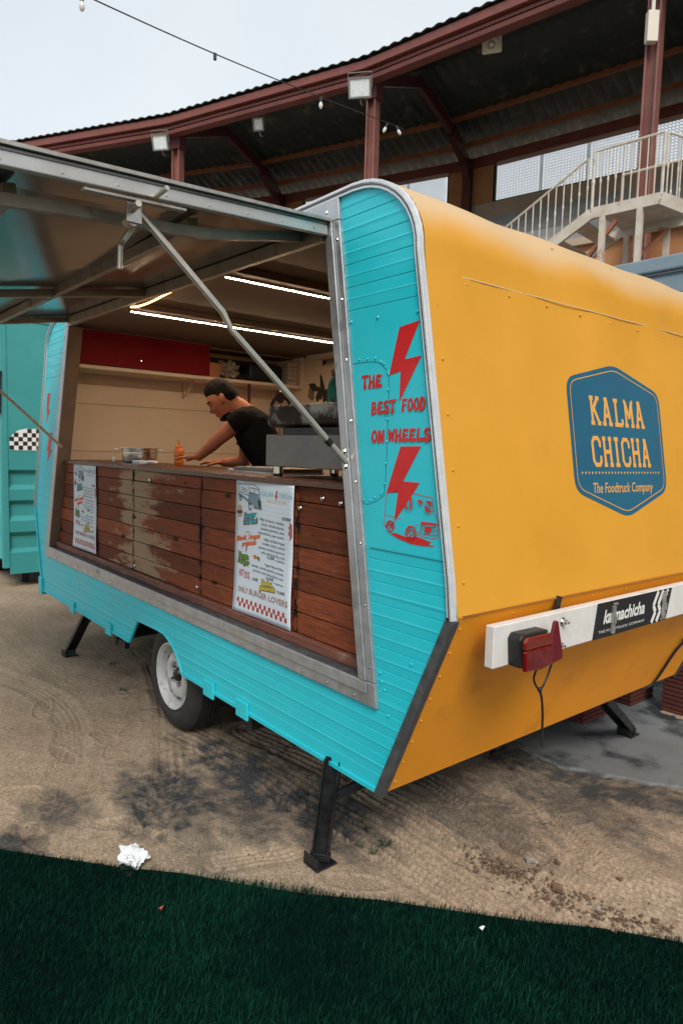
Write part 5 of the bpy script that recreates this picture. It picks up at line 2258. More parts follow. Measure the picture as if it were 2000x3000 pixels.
b.prism([(.700, .9255), (.724, 1.0605), (1.310, 1.058), (1.270, .9255)], lambda a, c, t: (t, a, c), BX + .0005, BX + .0035)
plate = b.build('sign_plate', PRINT_BLACK, lbd)
bo = lambda a, c, t: (BX + .0035 + t, a, c)
mb = MB()
put_text(mb, 'kalmachicha', bo, .765, 1.080, .980, 1.030, .0006, bold=.03, shear=.25)
mb.build('sign_word', PRINT_WHITE, plate, recalc=False)
mb = MB()
put_text(mb, 'THE FOODTRUCK COMPANY', bo, .735, 1.085, .945, .955, .0006)
mb.build('sign_word', PRINT_WHITE, plate, recalc=False)
ink = Ink(bo, base=.0006)
for k, w in enumerate((.020, .020, .018)):
    y = 1.155 + k * .042
    ink.stroke([(y + .035, 1.056), (y - .002, 1.0), (y + .012, .975), (y - .022, .930)][0:2] + [(y + .018, .972), (y - .012, .930)], w, ends=False)
ink.build('chevron', PRINT_WHITE, plate)
for y in (.83, 1.235):
    b = MB()
    b.box((BX + .004, y - .012, .935), (BX + .016, y + .006, 1.042))
    b.box((BX + .016, y - .008, .975), (BX + .022, y + .003, 1.005))
    b.box((BX + .004, y - .004, 1.043), (BX + .014, y + .022, 1.052))
    b.build('latch', ALU_DULL, plate, bevel=.002)
b = MB()
for y, z in ((.495, 1.027), (.480, .947), (1.76, 1.02), (1.75, .945)):
    b.lathe([(.015, .0005), (.015, .004)], (BX, y, z), 'x', 14)
    b.lathe([(.010, .0041), (.010, .016)], (BX, y, z), 'x', 6)
    b.lathe([(.005, .0161), (.005, .028)], (BX, y, z), 'x', 8)
b.build('bolt', CHROME, lbd)
# cables
b = MB()
b.tube(smooth_path([(BX + .03, .32, .905), (BX + .02, .315, .86), (BX + .025, .345, .82), (BX + .02, .39, .85), (BX + .03, .405, .915)], 5), .0035, 6)
b.tube(smooth_path([(BX + .025, .345, .82), (BX + .024, .362, .78), (BX + .022, .375, .72), (BX + .018, .383, .66), (BX + .020, .388, .605)], 5), .0042, 6)
b.sphere((BX + .025, .345, .82), .009, 8, 5)
b.build('lamp_cable', CABLE, lbd, smooth=True)
b = MB()
b.tube(smooth_path([(.135, 2.01, .66), (.10, 1.985, .60), (.03, 1.955, .44), (.005, 1.93, .395), (-.03, 1.86, .385)], 5), .007, 6)
b.sphere((.135, 2.01, .66), .016, 8, 5)
b.build('hanging_cable', CABLE, tr, smooth=True)

# ------------------------------------------------------------------ menu posters taped to the counter front


def poster(xa, label, top=1.458, wob=1.0, skew=0.0):
    pw_, ph = .478, .624
    e = empty('menu_poster', (xa + pw_ / 2, .045, top - ph), label, 'poster', 'burger menu posters on the plank counter front')

    def fn(u, v, t):
        """u 0..1 across, v 0..1 down"""
        x = xa + u * pw_ + .006 * wob * math.sin(v * 7.0 + 1) * (0.4 + .6 * u) - (.008 * v if wob else 0)
        z = top - v * ph + skew * u
        curl = .010 * wob * (.5 + .5 * math.sin(v * 8.2 + .6)) * (u - .25) ** 2 * 2 + .012 * v ** 6 * (1 - u)
        y = .0465 - curl - .0008
        return (x, y - t, z)

    n_, m_ = 14, 30
    vs = [fn(i / n_, j / m_, 0) for j in range(m_ + 1) for i in range(n_ + 1)]
    fs = [(j * (n_ + 1) + i, (j + 1) * (n_ + 1) + i, (j + 1) * (n_ + 1) + i + 1, j * (n_ + 1) + i + 1) for j in range(m_) for i in range(n_)]
    mb = MB()
    mb.add(vs, fs)
    sheet = mb.build('sheet', PAPER, e, smooth=True, recalc=False)
    sd = sheet.modifiers.new('solid', 'SOLIDIFY')
    sd.thickness = .0004
    sd.offset = -1
    fi = lambda a, c, t: fn(a, c, t)

    def words(name, items, m, t=.0012):
        mb = MB()
        for s, u0, u1, v, hgt, bold, shear, rot in items:
            # v is the baseline, measured down the sheet
            f2 = lambda a, c, tt: fn(a, -c, tt)
            put_text(mb, s, f2, u0, u1, -v, -v + hgt, t, bold=bold, shear=shear, rot=rot)
        return mb.build(name, m, e, recalc=False)

    P = POSTER_INK
    words('headline', [('KALMA', .455, .675, .105, .036, .03, 0, 0), ('CHICHA', .745, .985, .105, .036, .03, 0, 0)], P['pale_blue'])
    words('subheading', [('SOUL', .565, .69, .145, .022, .01, 0, 0), ('KITCHEN', .735, .88, .145, .022, .01, 0, 0)], P['peach'])
    ik = Ink(fi)
    ik.fill([(.705, .062), (.735, .058), (.715, .092), (.738, .092), (.695, .145), (.708, .108), (.688, .108)])
    ik.build('bolt_print', P['rust'], e)
    # faint squared paper
    ik = Ink(fi, base=.0003, step=0)
    for k in range(1, 26):
        for j in range(10):
            ik.fill([(k / 26, j / 10), (k / 26 + .0018, j / 10), (k / 26 + .0018, (j + 1) / 10), (k / 26, (j + 1) / 10)])
    for k in range(1, 34):
        for j in range(5):
            ik.fill([(j / 5, k / 34 + .0003), (j / 5, k / 34 + .0016), ((j + 1) / 5, k / 34 + .0016), ((j + 1) / 5, k / 34 + .0003)])
    ik.build('grid_print', P['grid'], e)
    # corrugated van sketch
    ik = Ink(fi)
    ik.fill([(.05, .10), (.23, .145), (.24, .085), (.40, .10), (.43, .13), (.46, .15), (.46, .205), (.34, .205), (.30, .175), (.24, .185), (.22, .165), (.12, .135), (.11, .145), (.06, .13)])
    ik.build('van_print', P['slate'], e)
    ik = Ink(fi, base=.0016)
    lw_ = .0042
    for pts in ([(.02, .038), (.24, .033), (.32, .03), (.39, .05), (.42, .065), (.44, .16), (.47, .20)], [(.06, .04), (.06, .09), (.22, .115), (.23, .04)], [(.25, .06), (.25, .098), (.32, .102), (.33, .06), (.25, .058)],
                [(.345, .06), (.41, .068), (.425, .10), (.35, .105), (.345, .06)], [(.33, .20), (.46, .205), (.475, .19)], [(.05, .10), (.06, .13)], [(.23, .10), (.235, .18)], [(.1, .06), (.2, .075)], [(.1, .075), (.2, .09)]):
        ik.stroke(pts, lw_, ends=False)
    for cx, cy, r in ((.085, .142, .02), (.265, .195, .027)):
        ik.stroke(arc(cx, cy, r, r * .85, 0, 360, 12), .008, ends=False)
    ik.fill([(.40, .135), (.445, .15), (.452, .195), (.415, .19)])
    ik.build('van_outline', P['ink'], e)
    # burger
    ik = Ink(fi, base=.0013)
    ik.fill([(.03, .235)] + [(.075 + .047 * math.cos(rad(a)), .23 - .038 * math.sin(rad(a))) for a in range(180, -1, -20)])
    ik.fill([(.035, .262), (.125, .256), (.115, .278), (.06, .285)])
    ik.build('bun_print', P['bun'], e)
    ik = Ink(fi, base=.0014)
    ik.fill([(.027, .237), (.125, .232), (.128, .254), (.033, .260)])
    ik.build('patty_print', P['ink'], e)
    big = [('Burger', .16, .385, .275, .036, .05, .2, .12), ('Gourmet', .155, .40, .318, .036, .05, .2, .12)]
    words('dish_shadow', [(s, a - .012, c + .012, v + .004, h + .008, .10, sh, ro) for s, a, c, v, h, b_, sh, ro in big], P['brown'], .0011)
    words('dish_name', big, P['teal'], .0016)
    big = [('Black', .03, .225, .455, .034, .06, .2, .14), ('Angus', .25, .465, .425, .034, .06, .2, .14), ('premium', .13, .40, .482, .034, .06, .2, .14)]
    words('dish_name', big, P['orange'], .0013)
    ik = Ink(fi, base=.0012)
    ik.stroke([(.21, .385), (.265, .383), (.21, .54), (.21, .385)], .005, ends=False)
    ik.stroke([(.265, .46), (.21, .54)], .005, ends=False)
    ik.build('cocktail_print', P['rust'], e)
    big = [('Veggie', .075, .265, .585, .034, .06, .15, -.05), ('Burger', .07, .285, .628, .036, .06, .15, -.05)]
    words('dish_shadow', [(s, a - .008, c + .008, v + .003, h + .006, .10, sh, ro) for s, a, c, v, h, b_, sh, ro in big], P['brown'], .0011)
    words('dish_name', big, P['green'], .0016)
    words('dish_name', [('HOT', .095, .185, .725, .052, .015, 0, 0), ('DOG', .195, .29, .732, .05, .015, 0, 0)], P['red'], .0013)
    big = [('Nachos', .50, .68, .742, .036, .05, .1, .05), ('guacamole', .46, .74, .776, .034, .05, .1, .05)]
    words('dish_shadow', [(s, a - .006, c + .006, v + .003, h + .006, .10, sh, ro) for s, a, c, v, h, b_, sh, ro in big], P['brown'], .0011)
    words('dish_name', big, P['lime'], .0016)
    ik = Ink(fi, base=.0013)
    ik.fill([(.345, .558), (.37, .543), (.41, .546), (.415, .565), (.38, .575)])
    ik.build('carrot_print', P['orange'], e)
    ik = Ink(fi, base=.0013)
    ik.fill([(.416, .550), (.46, .548), (.47, .566), (.45, .585), (.416, .566)])
    ik.build('carrot_top_print', P['green'], e)
    ik = Ink(fi, base=.0013)
    ik.fill([(.99, .275), (.965, .27), (.94, .262), (.945, .28), (.925, .30), (.95, .315), (.93, .33), (.925, .345), (.95, .355), (.945, .385), (.97, .375), (.99, .36)])
    ik.build('splash_print', P['splash'], e)
    small = []
    for v, s, u0, u1 in ((.285, '100gr de vacuno, cheddar,', .44, .86), (.318, 'bacon, cebolla plancha,', .475, .86), (.350, 'ensalada gourmet, salsa', .465, .86), (.383, 'kalmachicha y pan rustico', .425, .86),
                         (.425, '200gr de Black Angus,', .53, .88), (.457, 'cheddar, bacon, cebolla', .50, .88), (.490, 'plancha, ensalada gourmet,', .44, .88), (.522, 'salsa kalmachicha y pan', .485, .88), (.553, 'rustico', .735, .88),
                         (.605, 'Vegetal Beyond Meat', .55, .87), (.635, 'cheddar, cebolla plancha, ensalada', .32, .87), (.668, 'gourmet, salsa kalmachicha y pan', .35, .87), (.715, 'rustico', .72, .87)):
        small.append((s, u0, u1, v, .0165, .012, 0, -.02))
    for k0, k1 in ((0, 4), (4, 9), (9, 13)):
        words('description', small[k0:k1], P['ink_blue'])
    words('price', [("10'00€", .815, .965, .255, .022, .015, 0, 0), ('15,00€', .59, .715, .548, .022, .015, 0, 0), ('10,00€', .58, .71, .698, .022, .015, 0, 0),
                    ('6,00€', .335, .44, .732, .022, .015, 0, 0), ('9,00€', .775, .90, .772, .022, .015, 0, 0)], P['ink'])
    words('motto', [('ONLY', .085, .265, .845, .040, .03, 0, 0), ('BURGER', .285, .60, .845, .040, .03, 0, 0), ('LOVERS', .625, .955, .845, .040, .03, 0, 0)], P['taupe'])
    ik = Ink(fi, base=.0012)
    for r__ in range(2):
        for c in range(11):
            u = .075 + (c + .5 * r__) * .079
            v = .890 + r__ * .032
            if u + .0395 < .985:
                ik.fill([(u, v), (u + .0395, v), (u + .0395, v + .032), (u, v + .032)])
    ik.build('chequer_print', P['rust'], e)
    return e


POSTER_INK = {k: mat('ink_' + k, c, rough=.6, rvar=0) for k, c in dict(
    pale_blue=(.30, .52, .60), peach=(.66, .52, .36), rust=(.42, .06, .03), grid=(.50, .60, .68), slate=(.16, .24, .30), ink=(.03, .035, .045),
    bun=(.50, .29, .13), teal=(.03, .30, .38), brown=(.16, .07, .05), orange=(.62, .12, .015), green=(.09, .22, .03), red=(.45, .012, .015),
    lime=(.50, .42, .05), splash=(.42, .14, .12), ink_blue=(.055, .10, .15), taupe=(.34, .22, .20)).items()}
poster(-1.108, 'curled white burger menu poster on the planks nearest the yellow end')
poster(-3.452, 'narrow looking white burger menu poster on the far left planks', top=1.466, wob=.6)

# ------------------------------------------------------------------ things on the counter
CT = 1.476


def lathe_thing(name, x, y, z, parts, label, cat, n=24, group=None):
    e = empty(name, (x, y, z), label, cat, group)
    for nm, prof_, m in parts:
        b = MB()
        b.lathe(prof_, (x, y, z), 'z', n)
        b.build(nm, m, e, smooth=True)
    return e


pan = empty('steel_pan', (-2.97, .35, CT), 'round stainless steel pan with flat rim on the counter', 'pan')
b = MB()
b.lathe([(.02, .001), (.098, .001), (.112, .010), (.118, .03), (.120, .068), (.124, .070), (.124, .076), (.121, .078), (.123, .100), (.146, .104), (.146, .107), (.120, .106), (.112, .03), (.10, .012), (.02, .008)], (-2.97, .35, CT), 'z', 40, close=False)
b.build('bowl', CHROME, pan, smooth=True)
b = MB()
for s in (-1, 1):
    p = Vector((-2.97, .35, CT + .098)) + RH * s * .145
    b.bar(p, p + RH * s * .025, .04, .004)
b.build('handle', CHROME, pan)
lathe_thing('squeeze_bottle', -2.60, .47, CT, [
    ('bottle', [(.005, .0), (.030, .001), (.032, .008), (.032, .045), (.030, .05), (.032, .055), (.032, .098), (.026, .11), (.022, .112)], ORANGE_PL),
    ('nozzle', [(.025, .111), (.025, .122), (.012, .128), (.008, .145), (.004, .168), (.001, .169)], ORANGE_PL)],
    'orange plastic squeeze bottle with pointed nozzle beside the hand', 'bottle')


def crumple(name, c, r, m, label, cat, seed, sq=(1, 1, .6), group=None, amp=.35, sub=2):
    bm = bmesh.new()
    bmesh.ops.create_icosphere(bm, subdivisions=sub, radius=1)
    g = random.Random(seed)
    for v in bm.verts:
        k = 1 + g.uniform(-amp, amp) + .25 * math.sin(v.co.x * 4.1 + seed) * math.sin(v.co.y * 5.3 + 2 * v.co.z) + .13 * math.sin(v.co.x * 11 + seed * 2 + v.co.z * 7) * math.sin(v.co.y * 9 + v.co.x * 5)
        v.co = Vector((v.co.x * r * sq[0] * k, v.co.y * r * sq[1] * k, v.co.z * r * sq[2] * k))
    zmin = min(v.co.z for v in bm.verts)
    for v in bm.verts:
        v.co.z -= zmin
    me = bpy.data.meshes.new(name)
    bm.to_mesh(me)
    bm.free()
    me.materials.append(m)
    o = bpy.data.objects.new(name, me)
    COL.objects.link(o)
    o.location = c
    return tag(o, label, cat, group)


crumple('paper_scrap', (-3.33, .30, CT - .004), .016, TISSUE, 'small white paper twist left of the steel pan', 'paper', 3, (.7, .7, 1.2))
crumple('paper_scrap', (-2.62, .29, CT - .004), .034, TISSUE, 'crumpled white paper lying between pan and orange bottle', 'paper', 4, (1.2, .8, .45))
b = MB()
b.box((-2.80, .225, CT + .001), (-2.68, .30, CT + .024))
tag(b.build('paper_packet', PAPER, bevel=.004), 'flat white packet in front of the steel pan', 'packet')
tray = empty('steel_tray', (-1.30, .30, CT), 'flat grey steel tray beside the contact grill', 'tray')
b = MB()
b.box((-1.47, .25, CT + .010), (-1.06, .52, CT + .030))
b.build('tray_body', STEEL, tray, bevel=.004)
b = MB()
b.box((-1.48, .245, CT + .001), (-1.06, .53, CT + .009))
b.build('base', WHITE_PAINT, tray)
b = MB()
b.lathe([(.01, .001), (.040, .001), (.042, .004), (.042, .018), (.038, .021), (.01, .021)], (-1.52, .31, CT), 'z', 20)
tag(b.build('red_item', mat('red_plastic', (.6, .012, .012), rough=.35), smooth=True), 'small bright red plastic item standing on the counter', 'tub')  # unidentified red item, drawn as a plain round disc
crumple('paper_scrap', (-1.43, .20, CT - .003), .014, TISSUE, 'tiny white paper ball below the red item', 'paper', 9, (1, 1, .7))

# contact grill
gl = empty('contact_grill', (-.72, .40, CT), 'scorched double deck steel contact grill on short legs at the counter end', 'grill')
gx0, gx1, gy0, gy1 = -1.022, -.20, .15, .56
b = MB()
b.box((gx0, gy0, CT + .045), (gx1, gy1, CT + .190))
b.build('lower_body', STEEL, gl, bevel=.004)
b = MB()
b.prism([(gy0 + .004, CT + .232), (gy0, CT + .240), (gy0 + .006, CT + .322), (gy1 - .01, CT + .330), (gy1 - .01, CT + .225), (gy0 + .05, CT + .222)], lambda a, c, t: (t, a, c), gx0 + .012, gx1)
b.build('upper_body', STEEL_BURNT, gl, bevel=.005)
b = MB()
b.box((gx0 + .10, gy0 + .025, CT + .192), (gx1 - .02, gy1 - .03, CT + .221))
b.build('hot_plate', BLACK, gl)
b = MB()
for x in (gx0 + .05, -.42):
    b.tube([(x, gy1 - .06, CT + .188), (x, gy1 - .06, CT + .228)], .016, 8)
b.build('hinge', STEEL, gl)
for x, y in ((gx0 + .055, gy0 + .035), (gx1 - .26, gy0 + .035), (gx0 + .055, gy1 - .04), (gx1 - .05, gy1 - .04)):
    b = MB()
    b.lathe([(.024, .012), (.024, .0445)], (x, y, CT), 'z', 18)
    lg = b.build('leg', CHROME, gl, smooth=True)
    b = MB()
    b.lathe([(.020, .0005), (.023, .0115)], (x, y, CT), 'z', 18)
    b.build('foot', BLACK, lg)

# ------------------------------------------------------------------ things on the shelf
SZ = 2.191
b = MB()
b.prism([(-.07, 0), (.07, 0), (.085, .125), (-.075, .135)], lambda a, c, t: (t, 1.235 + a, SZ + c), -3.70, -3.55)
tag(b.build('storage_tub', mat('tan_tub', (.50, .20, .07), (.42, .16, .055), rough=.45), bevel=.006), 'tan square plastic tub on the shelf beside the red door', 'tub')
crumple('plastic_bag', (-3.60, 1.41, SZ), .085, mat('bag_film', (.42, .36, .30), (.2, .18, .15), rough=.3, scale=30), 'crinkled clear plastic bag next to the tan tub', 'bag', 12, (.8, 1.1, .75), sub=3)
b = MB()
b.box((-3.80, 1.60, SZ + .001), (-3.56, 1.96, SZ + .17))
tag(b.build('dark_case', mat('navy_case', (.012, .016, .03), rough=.6), bevel=.03), 'dark navy case on the shelf right of the bag', 'case')
crumple('folded_cloth', (-3.60, 1.60, SZ), .06, CLOTH_DK, 'dark maroon cloth on the shelf between bag and case', 'cloth', 15, (.8, 1.3, .5))
st_ = empty('carton_stack', (-3.6, 2.04, SZ), 'stack of small white cartons at the shelf corner', 'cartons')
for k in range(5):
    b = MB()
    j = random.uniform(-.008, .008)
    b.box((-3.70, 1.985 + j, SZ + .003 + k * .041), (-3.52, 2.095 + j, SZ + .041 + k * .041))
    b.build('carton', mat('carton_white', (.48, .42, .36), rough=.6) if k == 0 else bpy.data.materials['carton_white'], st_, bevel=.003)
# strap hanging under the shelf
sb = empty('hanging_harness', (-3.42, 1.84, 2.16), 'black strap harness hanging from a hook under the shelf', 'harness')
b = MB()
b.tube([(-3.42, 1.84, 2.164), (-3.42, 1.84, 2.10)], .006, 6)
b.build('hook', CHROME, sb)
b = MB()
b.sphere((-3.42, 1.84, 2.06), .045, 10, 7, (.6, 1.0, 1.1))
b.tube(smooth_path([(-3.42, 1.81, 2.07), (-3.42, 1.755, 2.0), (-3.42, 1.745, 1.90), (-3.42, 1.75, 1.80)], 5), .016, 6)
b.tube(smooth_path([(-3.42, 1.87, 2.07), (-3.42, 1.93, 2.03), (-3.42, 1.965, 1.94), (-3.42, 1.97, 1.82)], 5), .014, 6)
b.build('strap', CLOTH_DK, sb, smooth=True)

# ------------------------------------------------------------------ ground litter, weeds, stones


def gz(x, y):
    j = int(np.clip(np.searchsorted(gy, y), 1, len(gy) - 1))
    i = int(np.clip(np.searchsorted(gx, x), 1, len(gx) - 1))
    return float(GZ[j, i])


ts = crumple('crumpled_tissue', (-.725, -.612, gz(-.72, -.61) - .004), .046, TISSUE, 'crumpled white tissue with blackened edge at the turf rim', 'tissue', 21, (1.35, .95, .62), sub=4, amp=.10)
b = MB()
c0 = Vector((-.70, -.628, gz(-.70, -.63)))
for k in range(16):
    b.sphere(c0 + Vector((random.uniform(-.045, .050), random.uniform(-.035, -.005), .007)), random.uniform(.006, .012), 6, 4, (1, 1, .6))
b.build('charred_edge', BLACK, ts, smooth=False, kind='stuff')
b = MB()
b.add([(-.389, -.660, .034), (-.374, -.655, .037), (-.378, -.645, .045), (-.386, -.648, .030), (-.380, -.652, .026)], [(0, 1, 2), (0, 2, 3), (0, 3, 4), (0, 4, 1), (1, 4, 3, 2)])
tag(b.build('red_scrap', mat('red_paper', (.55, .06, .04), rough=.6)), 'tiny torn red paper scrap lying on the turf', 'paper scrap')
b = MB()
b.add([(.337, .140, .036), (.351, .142, .033), (.352, .152, .045), (.341, .153, .040), (.345, .146, .026)], [(0, 1, 2), (0, 2, 3), (0, 3, 4), (0, 4, 1), (1, 4, 3, 2)])
tag(b.build('white_scrap', TISSUE), 'tiny white paper scrap lying on the turf at the right', 'paper scrap')


def weed(x, y, r, n, label, seed):
    g = random.Random(seed)
    b = MB()
    for k in range(n):
        a = g.uniform(0, 2 * math.pi)
        L = r * g.uniform(.35, .85)
        w = L * .07 + .0010
        h = g.uniform(.008, .03)
        d = Vector((math.cos(a), math.sin(a), 0))
        s = Vector((-d.y, d.x, 0)) * w
        p0 = Vector((x, y, gz(x, y))) + d * .003
        p1 = p0 + d * L * .55 + Vector((0, 0, h))
        p2 = p0 + d * L + Vector((0, 0, h * .6))
        b.add([p0 - s * .4, p0 + s * .4, p1 + s, p1 - s, p2], [(0, 1, 2, 3), (3, 2, 4)])
    o = b.build('weed', WEED, recalc=False)
    return tag(o, label, 'weed', 'small weeds in the sand')


weed(-.237, .255, .045, 26, 'sparse weed tuft right of the front jack foot', 1)
weed(-.300, .165, .035, 16, 'small weed sprig closest to the front jack foot', 2)
weed(-.222, .176, .030, 14, 'thin leafy weed between the jack foot and the turf', 3)
weed(-.193, -.168, .042, 16, 'flat weed rosette close to the turf edge below the jack', 4)
weed(-2.43, .485, .05, 18, 'weed tuft behind the wheel beneath the trailer', 5)
weed(-3.04, .17, .05, 16, 'weed tuft beside the rear left jack', 6)
weed(-2.52, .05, .05, 20, 'dark weed tuft between the rear jack and the white wheel', 7)
crumple('stone', (.192, .644, gz(.192, .644) - .006),   .022, STONE, 'flat pale oval stone in the scooped hollow', 'stone', 33, (1.1, 1.0, .45), sub=2)
crumple('stone', (.503, .586, gz(.503, .586) - .006), .022, STONE, 'grey stone lying against the turf edge in the rubble', 'stone', 34, (1.2, .7, .5), sub=2)
crumple('stone', (.36, .565, gz(.36, .565) - .004), .018, CLOD, 'brown stone with flat top at the middle of the rubble line', 'stone', 35, (1.3, 1.0, .5), sub=2)
for k, (x, y) in enumerate([(.043, .65), (.155, .461), (.215, .488), (.292, .508), (.394, .486), (.484, .516), (.537, .558), (.612, .628), (.66, .69), (.463, .818), (.27, .70),
                            (.343, .747), (.08, .50), (.33, .53), (.42, .54), (.45, .60), (.25, .55), (.30, .62), (.56, .64), (.38, .46)]):
    crumple('dirt_clod', (x, y, gz(x, y) - .005), random.uniform(.007, .014), CLOD, 'small brown clod of dirt in the rubble line beside the turf', 'clod', 40 + k, (1.2, .9, .6), 'clods of dirt in the rubble line', sub=1)
g = random.Random(17)
b = MB()
for k in range(1700):
    x, y = g.uniform(-2.4, 1.2), g.uniform(-.95, 1.3)
    if y < (x + 1.1) * .89 - 1.0 + .03 and True:
        continue
    if k > 800:
        t_ = g.uniform(0, 1)
        x, y = -.0 + .85 * t_ + g.gauss(0, .04), .49 + .22 * t_ ** 2 + g.gauss(0, .035)
        if y < (x + 1.1) * .89 - 1.0 + .03:
            continue
    near = math.hypot(x - .38, (y - .55) * 1.6)
    if near > .42 and k <= 800 and g.random() > .28:
        continue
    r = g.uniform(.0022, .0055) * (1.7 if near < .42 else 1)
    p = Vector((x, y, gz(x, y) + r * .3))
    q8 = [p + Vector((r * g.uniform(.6, 1.3), 0, 0)), p + Vector((0, r * g.uniform(.6, 1.3), 0)), p - Vector((r, 0, 0)), p - Vector((0, r, 0)), p + Vector((0, 0, r * .9))]
    b.add(q8, [(0, 1, 4), (1, 2, 4), (2, 3, 4), (3, 0, 4), (0, 3, 2, 1)])
tag(b.build('gravel', CLOD, recalc=False), 'loose grit and crumbs of soil scattered over the sand', 'gravel', kind='stuff')

# ------------------------------------------------------------------ ribbed clay blocks behind the trailer


def clay_stack(x0, y0_, x1, y1_, h, label, rot=0.0):
    e = empty('ribbed_crate', ((x0 + x1) / 2, (y0_ + y1_) / 2, .011), label, 'crate', 'dark red ribbed crates behind the trailer')
    z = .012
    b = MB()
    b.box((x0 + .012, y0_ + .012, .012), (x1 - .012, y1_ - .012, h - .004))
    b.build('core', CLAY, e)
    while z < h - .01:
        b = MB()
        b.box((x0, y0_, z), (x1, y1_, min(z + .022, h)))
        b.build('slat', CLAY, e, bevel=.003)
        z += .028
    return e


clay_stack(-.26, 2.66, .14, 3.10, .50, 'tall dark red ribbed crate standing right of the trailer corner')
clay_stack(-.90, 2.03, -.42, 2.28, .20, 'low dark red ribbed crate lying under the yellow end behind the jack')
clay_stack(-.80, 2.55, -.40, 2.85, .16, 'dark red ribbed crate lying furthest back beneath the trailer')

# ------------------------------------------------------------------ the man leaning on the counter
FP = -RH                                               # he faces along the counter, away to the left
NEAR = Vector((0.773, -0.634, 0)).normalized()         # his left side, towards the photographer
ORG = Vector((-2.266, .690, 1.90))


def BP(cx, cy, n=0.0):
    """body frame: cx back along his facing, cy down (crop units), n towards his left side"""
    return ORG - FP * ((cx - 430) / 2688.0) - Vector((0, 0, (cy - 620) / 2688.0)) + NEAR * n


def capsule(mb, pts, rs, n=12):
    pts = [Vector(p) for p in pts]
    mb.tube(pts, rs, n)
    for p, r in zip(pts, rs):
        mb.sphere(p, r, n, 8)


def torso_loft(mb, rings, n=20):
    """rings: (centre, side half width, depth half width, axis direction)"""
    vs, fs = [], []
    for c, a, d, ax in rings:
        ax = ax.normalized()
        dep = NEAR.cross(ax).normalized()
        for k in range(n):
            t = 2 * math.pi * k / n
            ct, st__ = math.cos(t), math.sin(t)
            e = .8
            vs.append(c + NEAR * (a * math.copysign(abs(ct) ** e, ct)) + dep * (d * math.copysign(abs(st__) ** e, st__)))
    for i in range(len(rings) - 1):
        for k in range(n):
            j = (k + 1) % n
            fs.append((i * n + k, i * n + j, (i + 1) * n + j, (i + 1) * n + k))
    fs.append(tuple(range(n - 1, -1, -1)))
    fs.append(tuple((len(rings) - 1) * n + k for k in range(n)))
    mb.add(vs, fs)


PIT = rad(33)
HF = (FP * math.cos(PIT) - Vector((0, 0, math.sin(PIT)))).normalized()
HU = (Vector((0, 0, math.cos(PIT))) + FP * math.sin(PIT)).normalized()
HL = NEAR
HC = BP(262, 585, 0)


def ss(a, b, x):
    t = min(1, max(0, (x - a) / (b - a)))
    return t * t * (3 - 2 * t)


def head_surface(v, off=0.0):
    """unit direction (left, front, up) -> head surface point in world space"""
    x, y, z = v
    px, py, pz = x * .083, y * .106, z * .134
    if z < 0:
        k = ss(0, -1, z)
        px *= 1 - .38 * k
        py = py * (1 - .18 * k) + .022 * k * (1 if y > -.2 else .2)
    front = ss(.35, .95, y)
    py -= .010 * front * (1 - abs(z))
    g_ = lambda cx, cz, sx, sz: math.exp(-((px - cx) / sx) ** 2 - ((pz - cz) / sz) ** 2) * (1 if y > 0 else 0)
    py += .017 * g_(0, -.014, .011, .020) + .020 * g_(0, -.030, .014, .011)
    py += .008 * g_(0, .026, .050, .011)
    for s in (-1, 1):
        py -= .010 * g_(s * .032, .006, .017, .012)
        py += .005 * g_(s * .042, -.026, .02, .018)
    py += .007 * g_(0, -.063, .022, .006) + .008 * g_(0, -.075, .020, .006)
    py -= .004 * g_(0, -.0685, .024, .003)
    py -= .006 * g_(0, -.086, .022, .006)
    py += .012 * g_(0, -.103, .022, .014)
    p = Vector((px, py, pz))
    if off:
        p = p + Vector((x / .078, y / .098, z / .122)).normalized() * off
    return HC + HL * p.x + HF * p.y + HU * p.z


def ico(sub):
    bm = bmesh.new()
    bmesh.ops.create_icosphere(bm, subdivisions=sub, radius=1)
    vs = [tuple(v.co) for v in bm.verts]
    fs = [tuple(w.index for w in f.verts) for f in bm.faces]
    bm.free()
    return vs, fs


IV, IF = ico(5)


def remesh(mb, name, m, parent, vox, smooth_it=4, fac=.5):
    tmp = mb.build('tmp_body', m)
    r_ = tmp.modifiers.new('r', 'REMESH')
    r_.mode = 'VOXEL'
    r_.voxel_size = vox
    s_ = tmp.modifiers.new('s', 'SMOOTH')
    s_.factor = fac
    s_.iterations = smooth_it
    dg = bpy.context.evaluated_depsgraph_get()
    dg.update()
    me = bpy.data.meshes.new_from_object(tmp.evaluated_get(dg))
    me.name = name
    bpy.data.objects.remove(tmp)
    o = bpy.data.objects.new(name, me)
    COL.objects.link(o)
    me.materials.clear()
    me.materials.append(m)
    me.polygons.foreach_set('use_smooth', [True] * len(me.polygons))
    if parent is not None:
        put(o, parent)
    return o


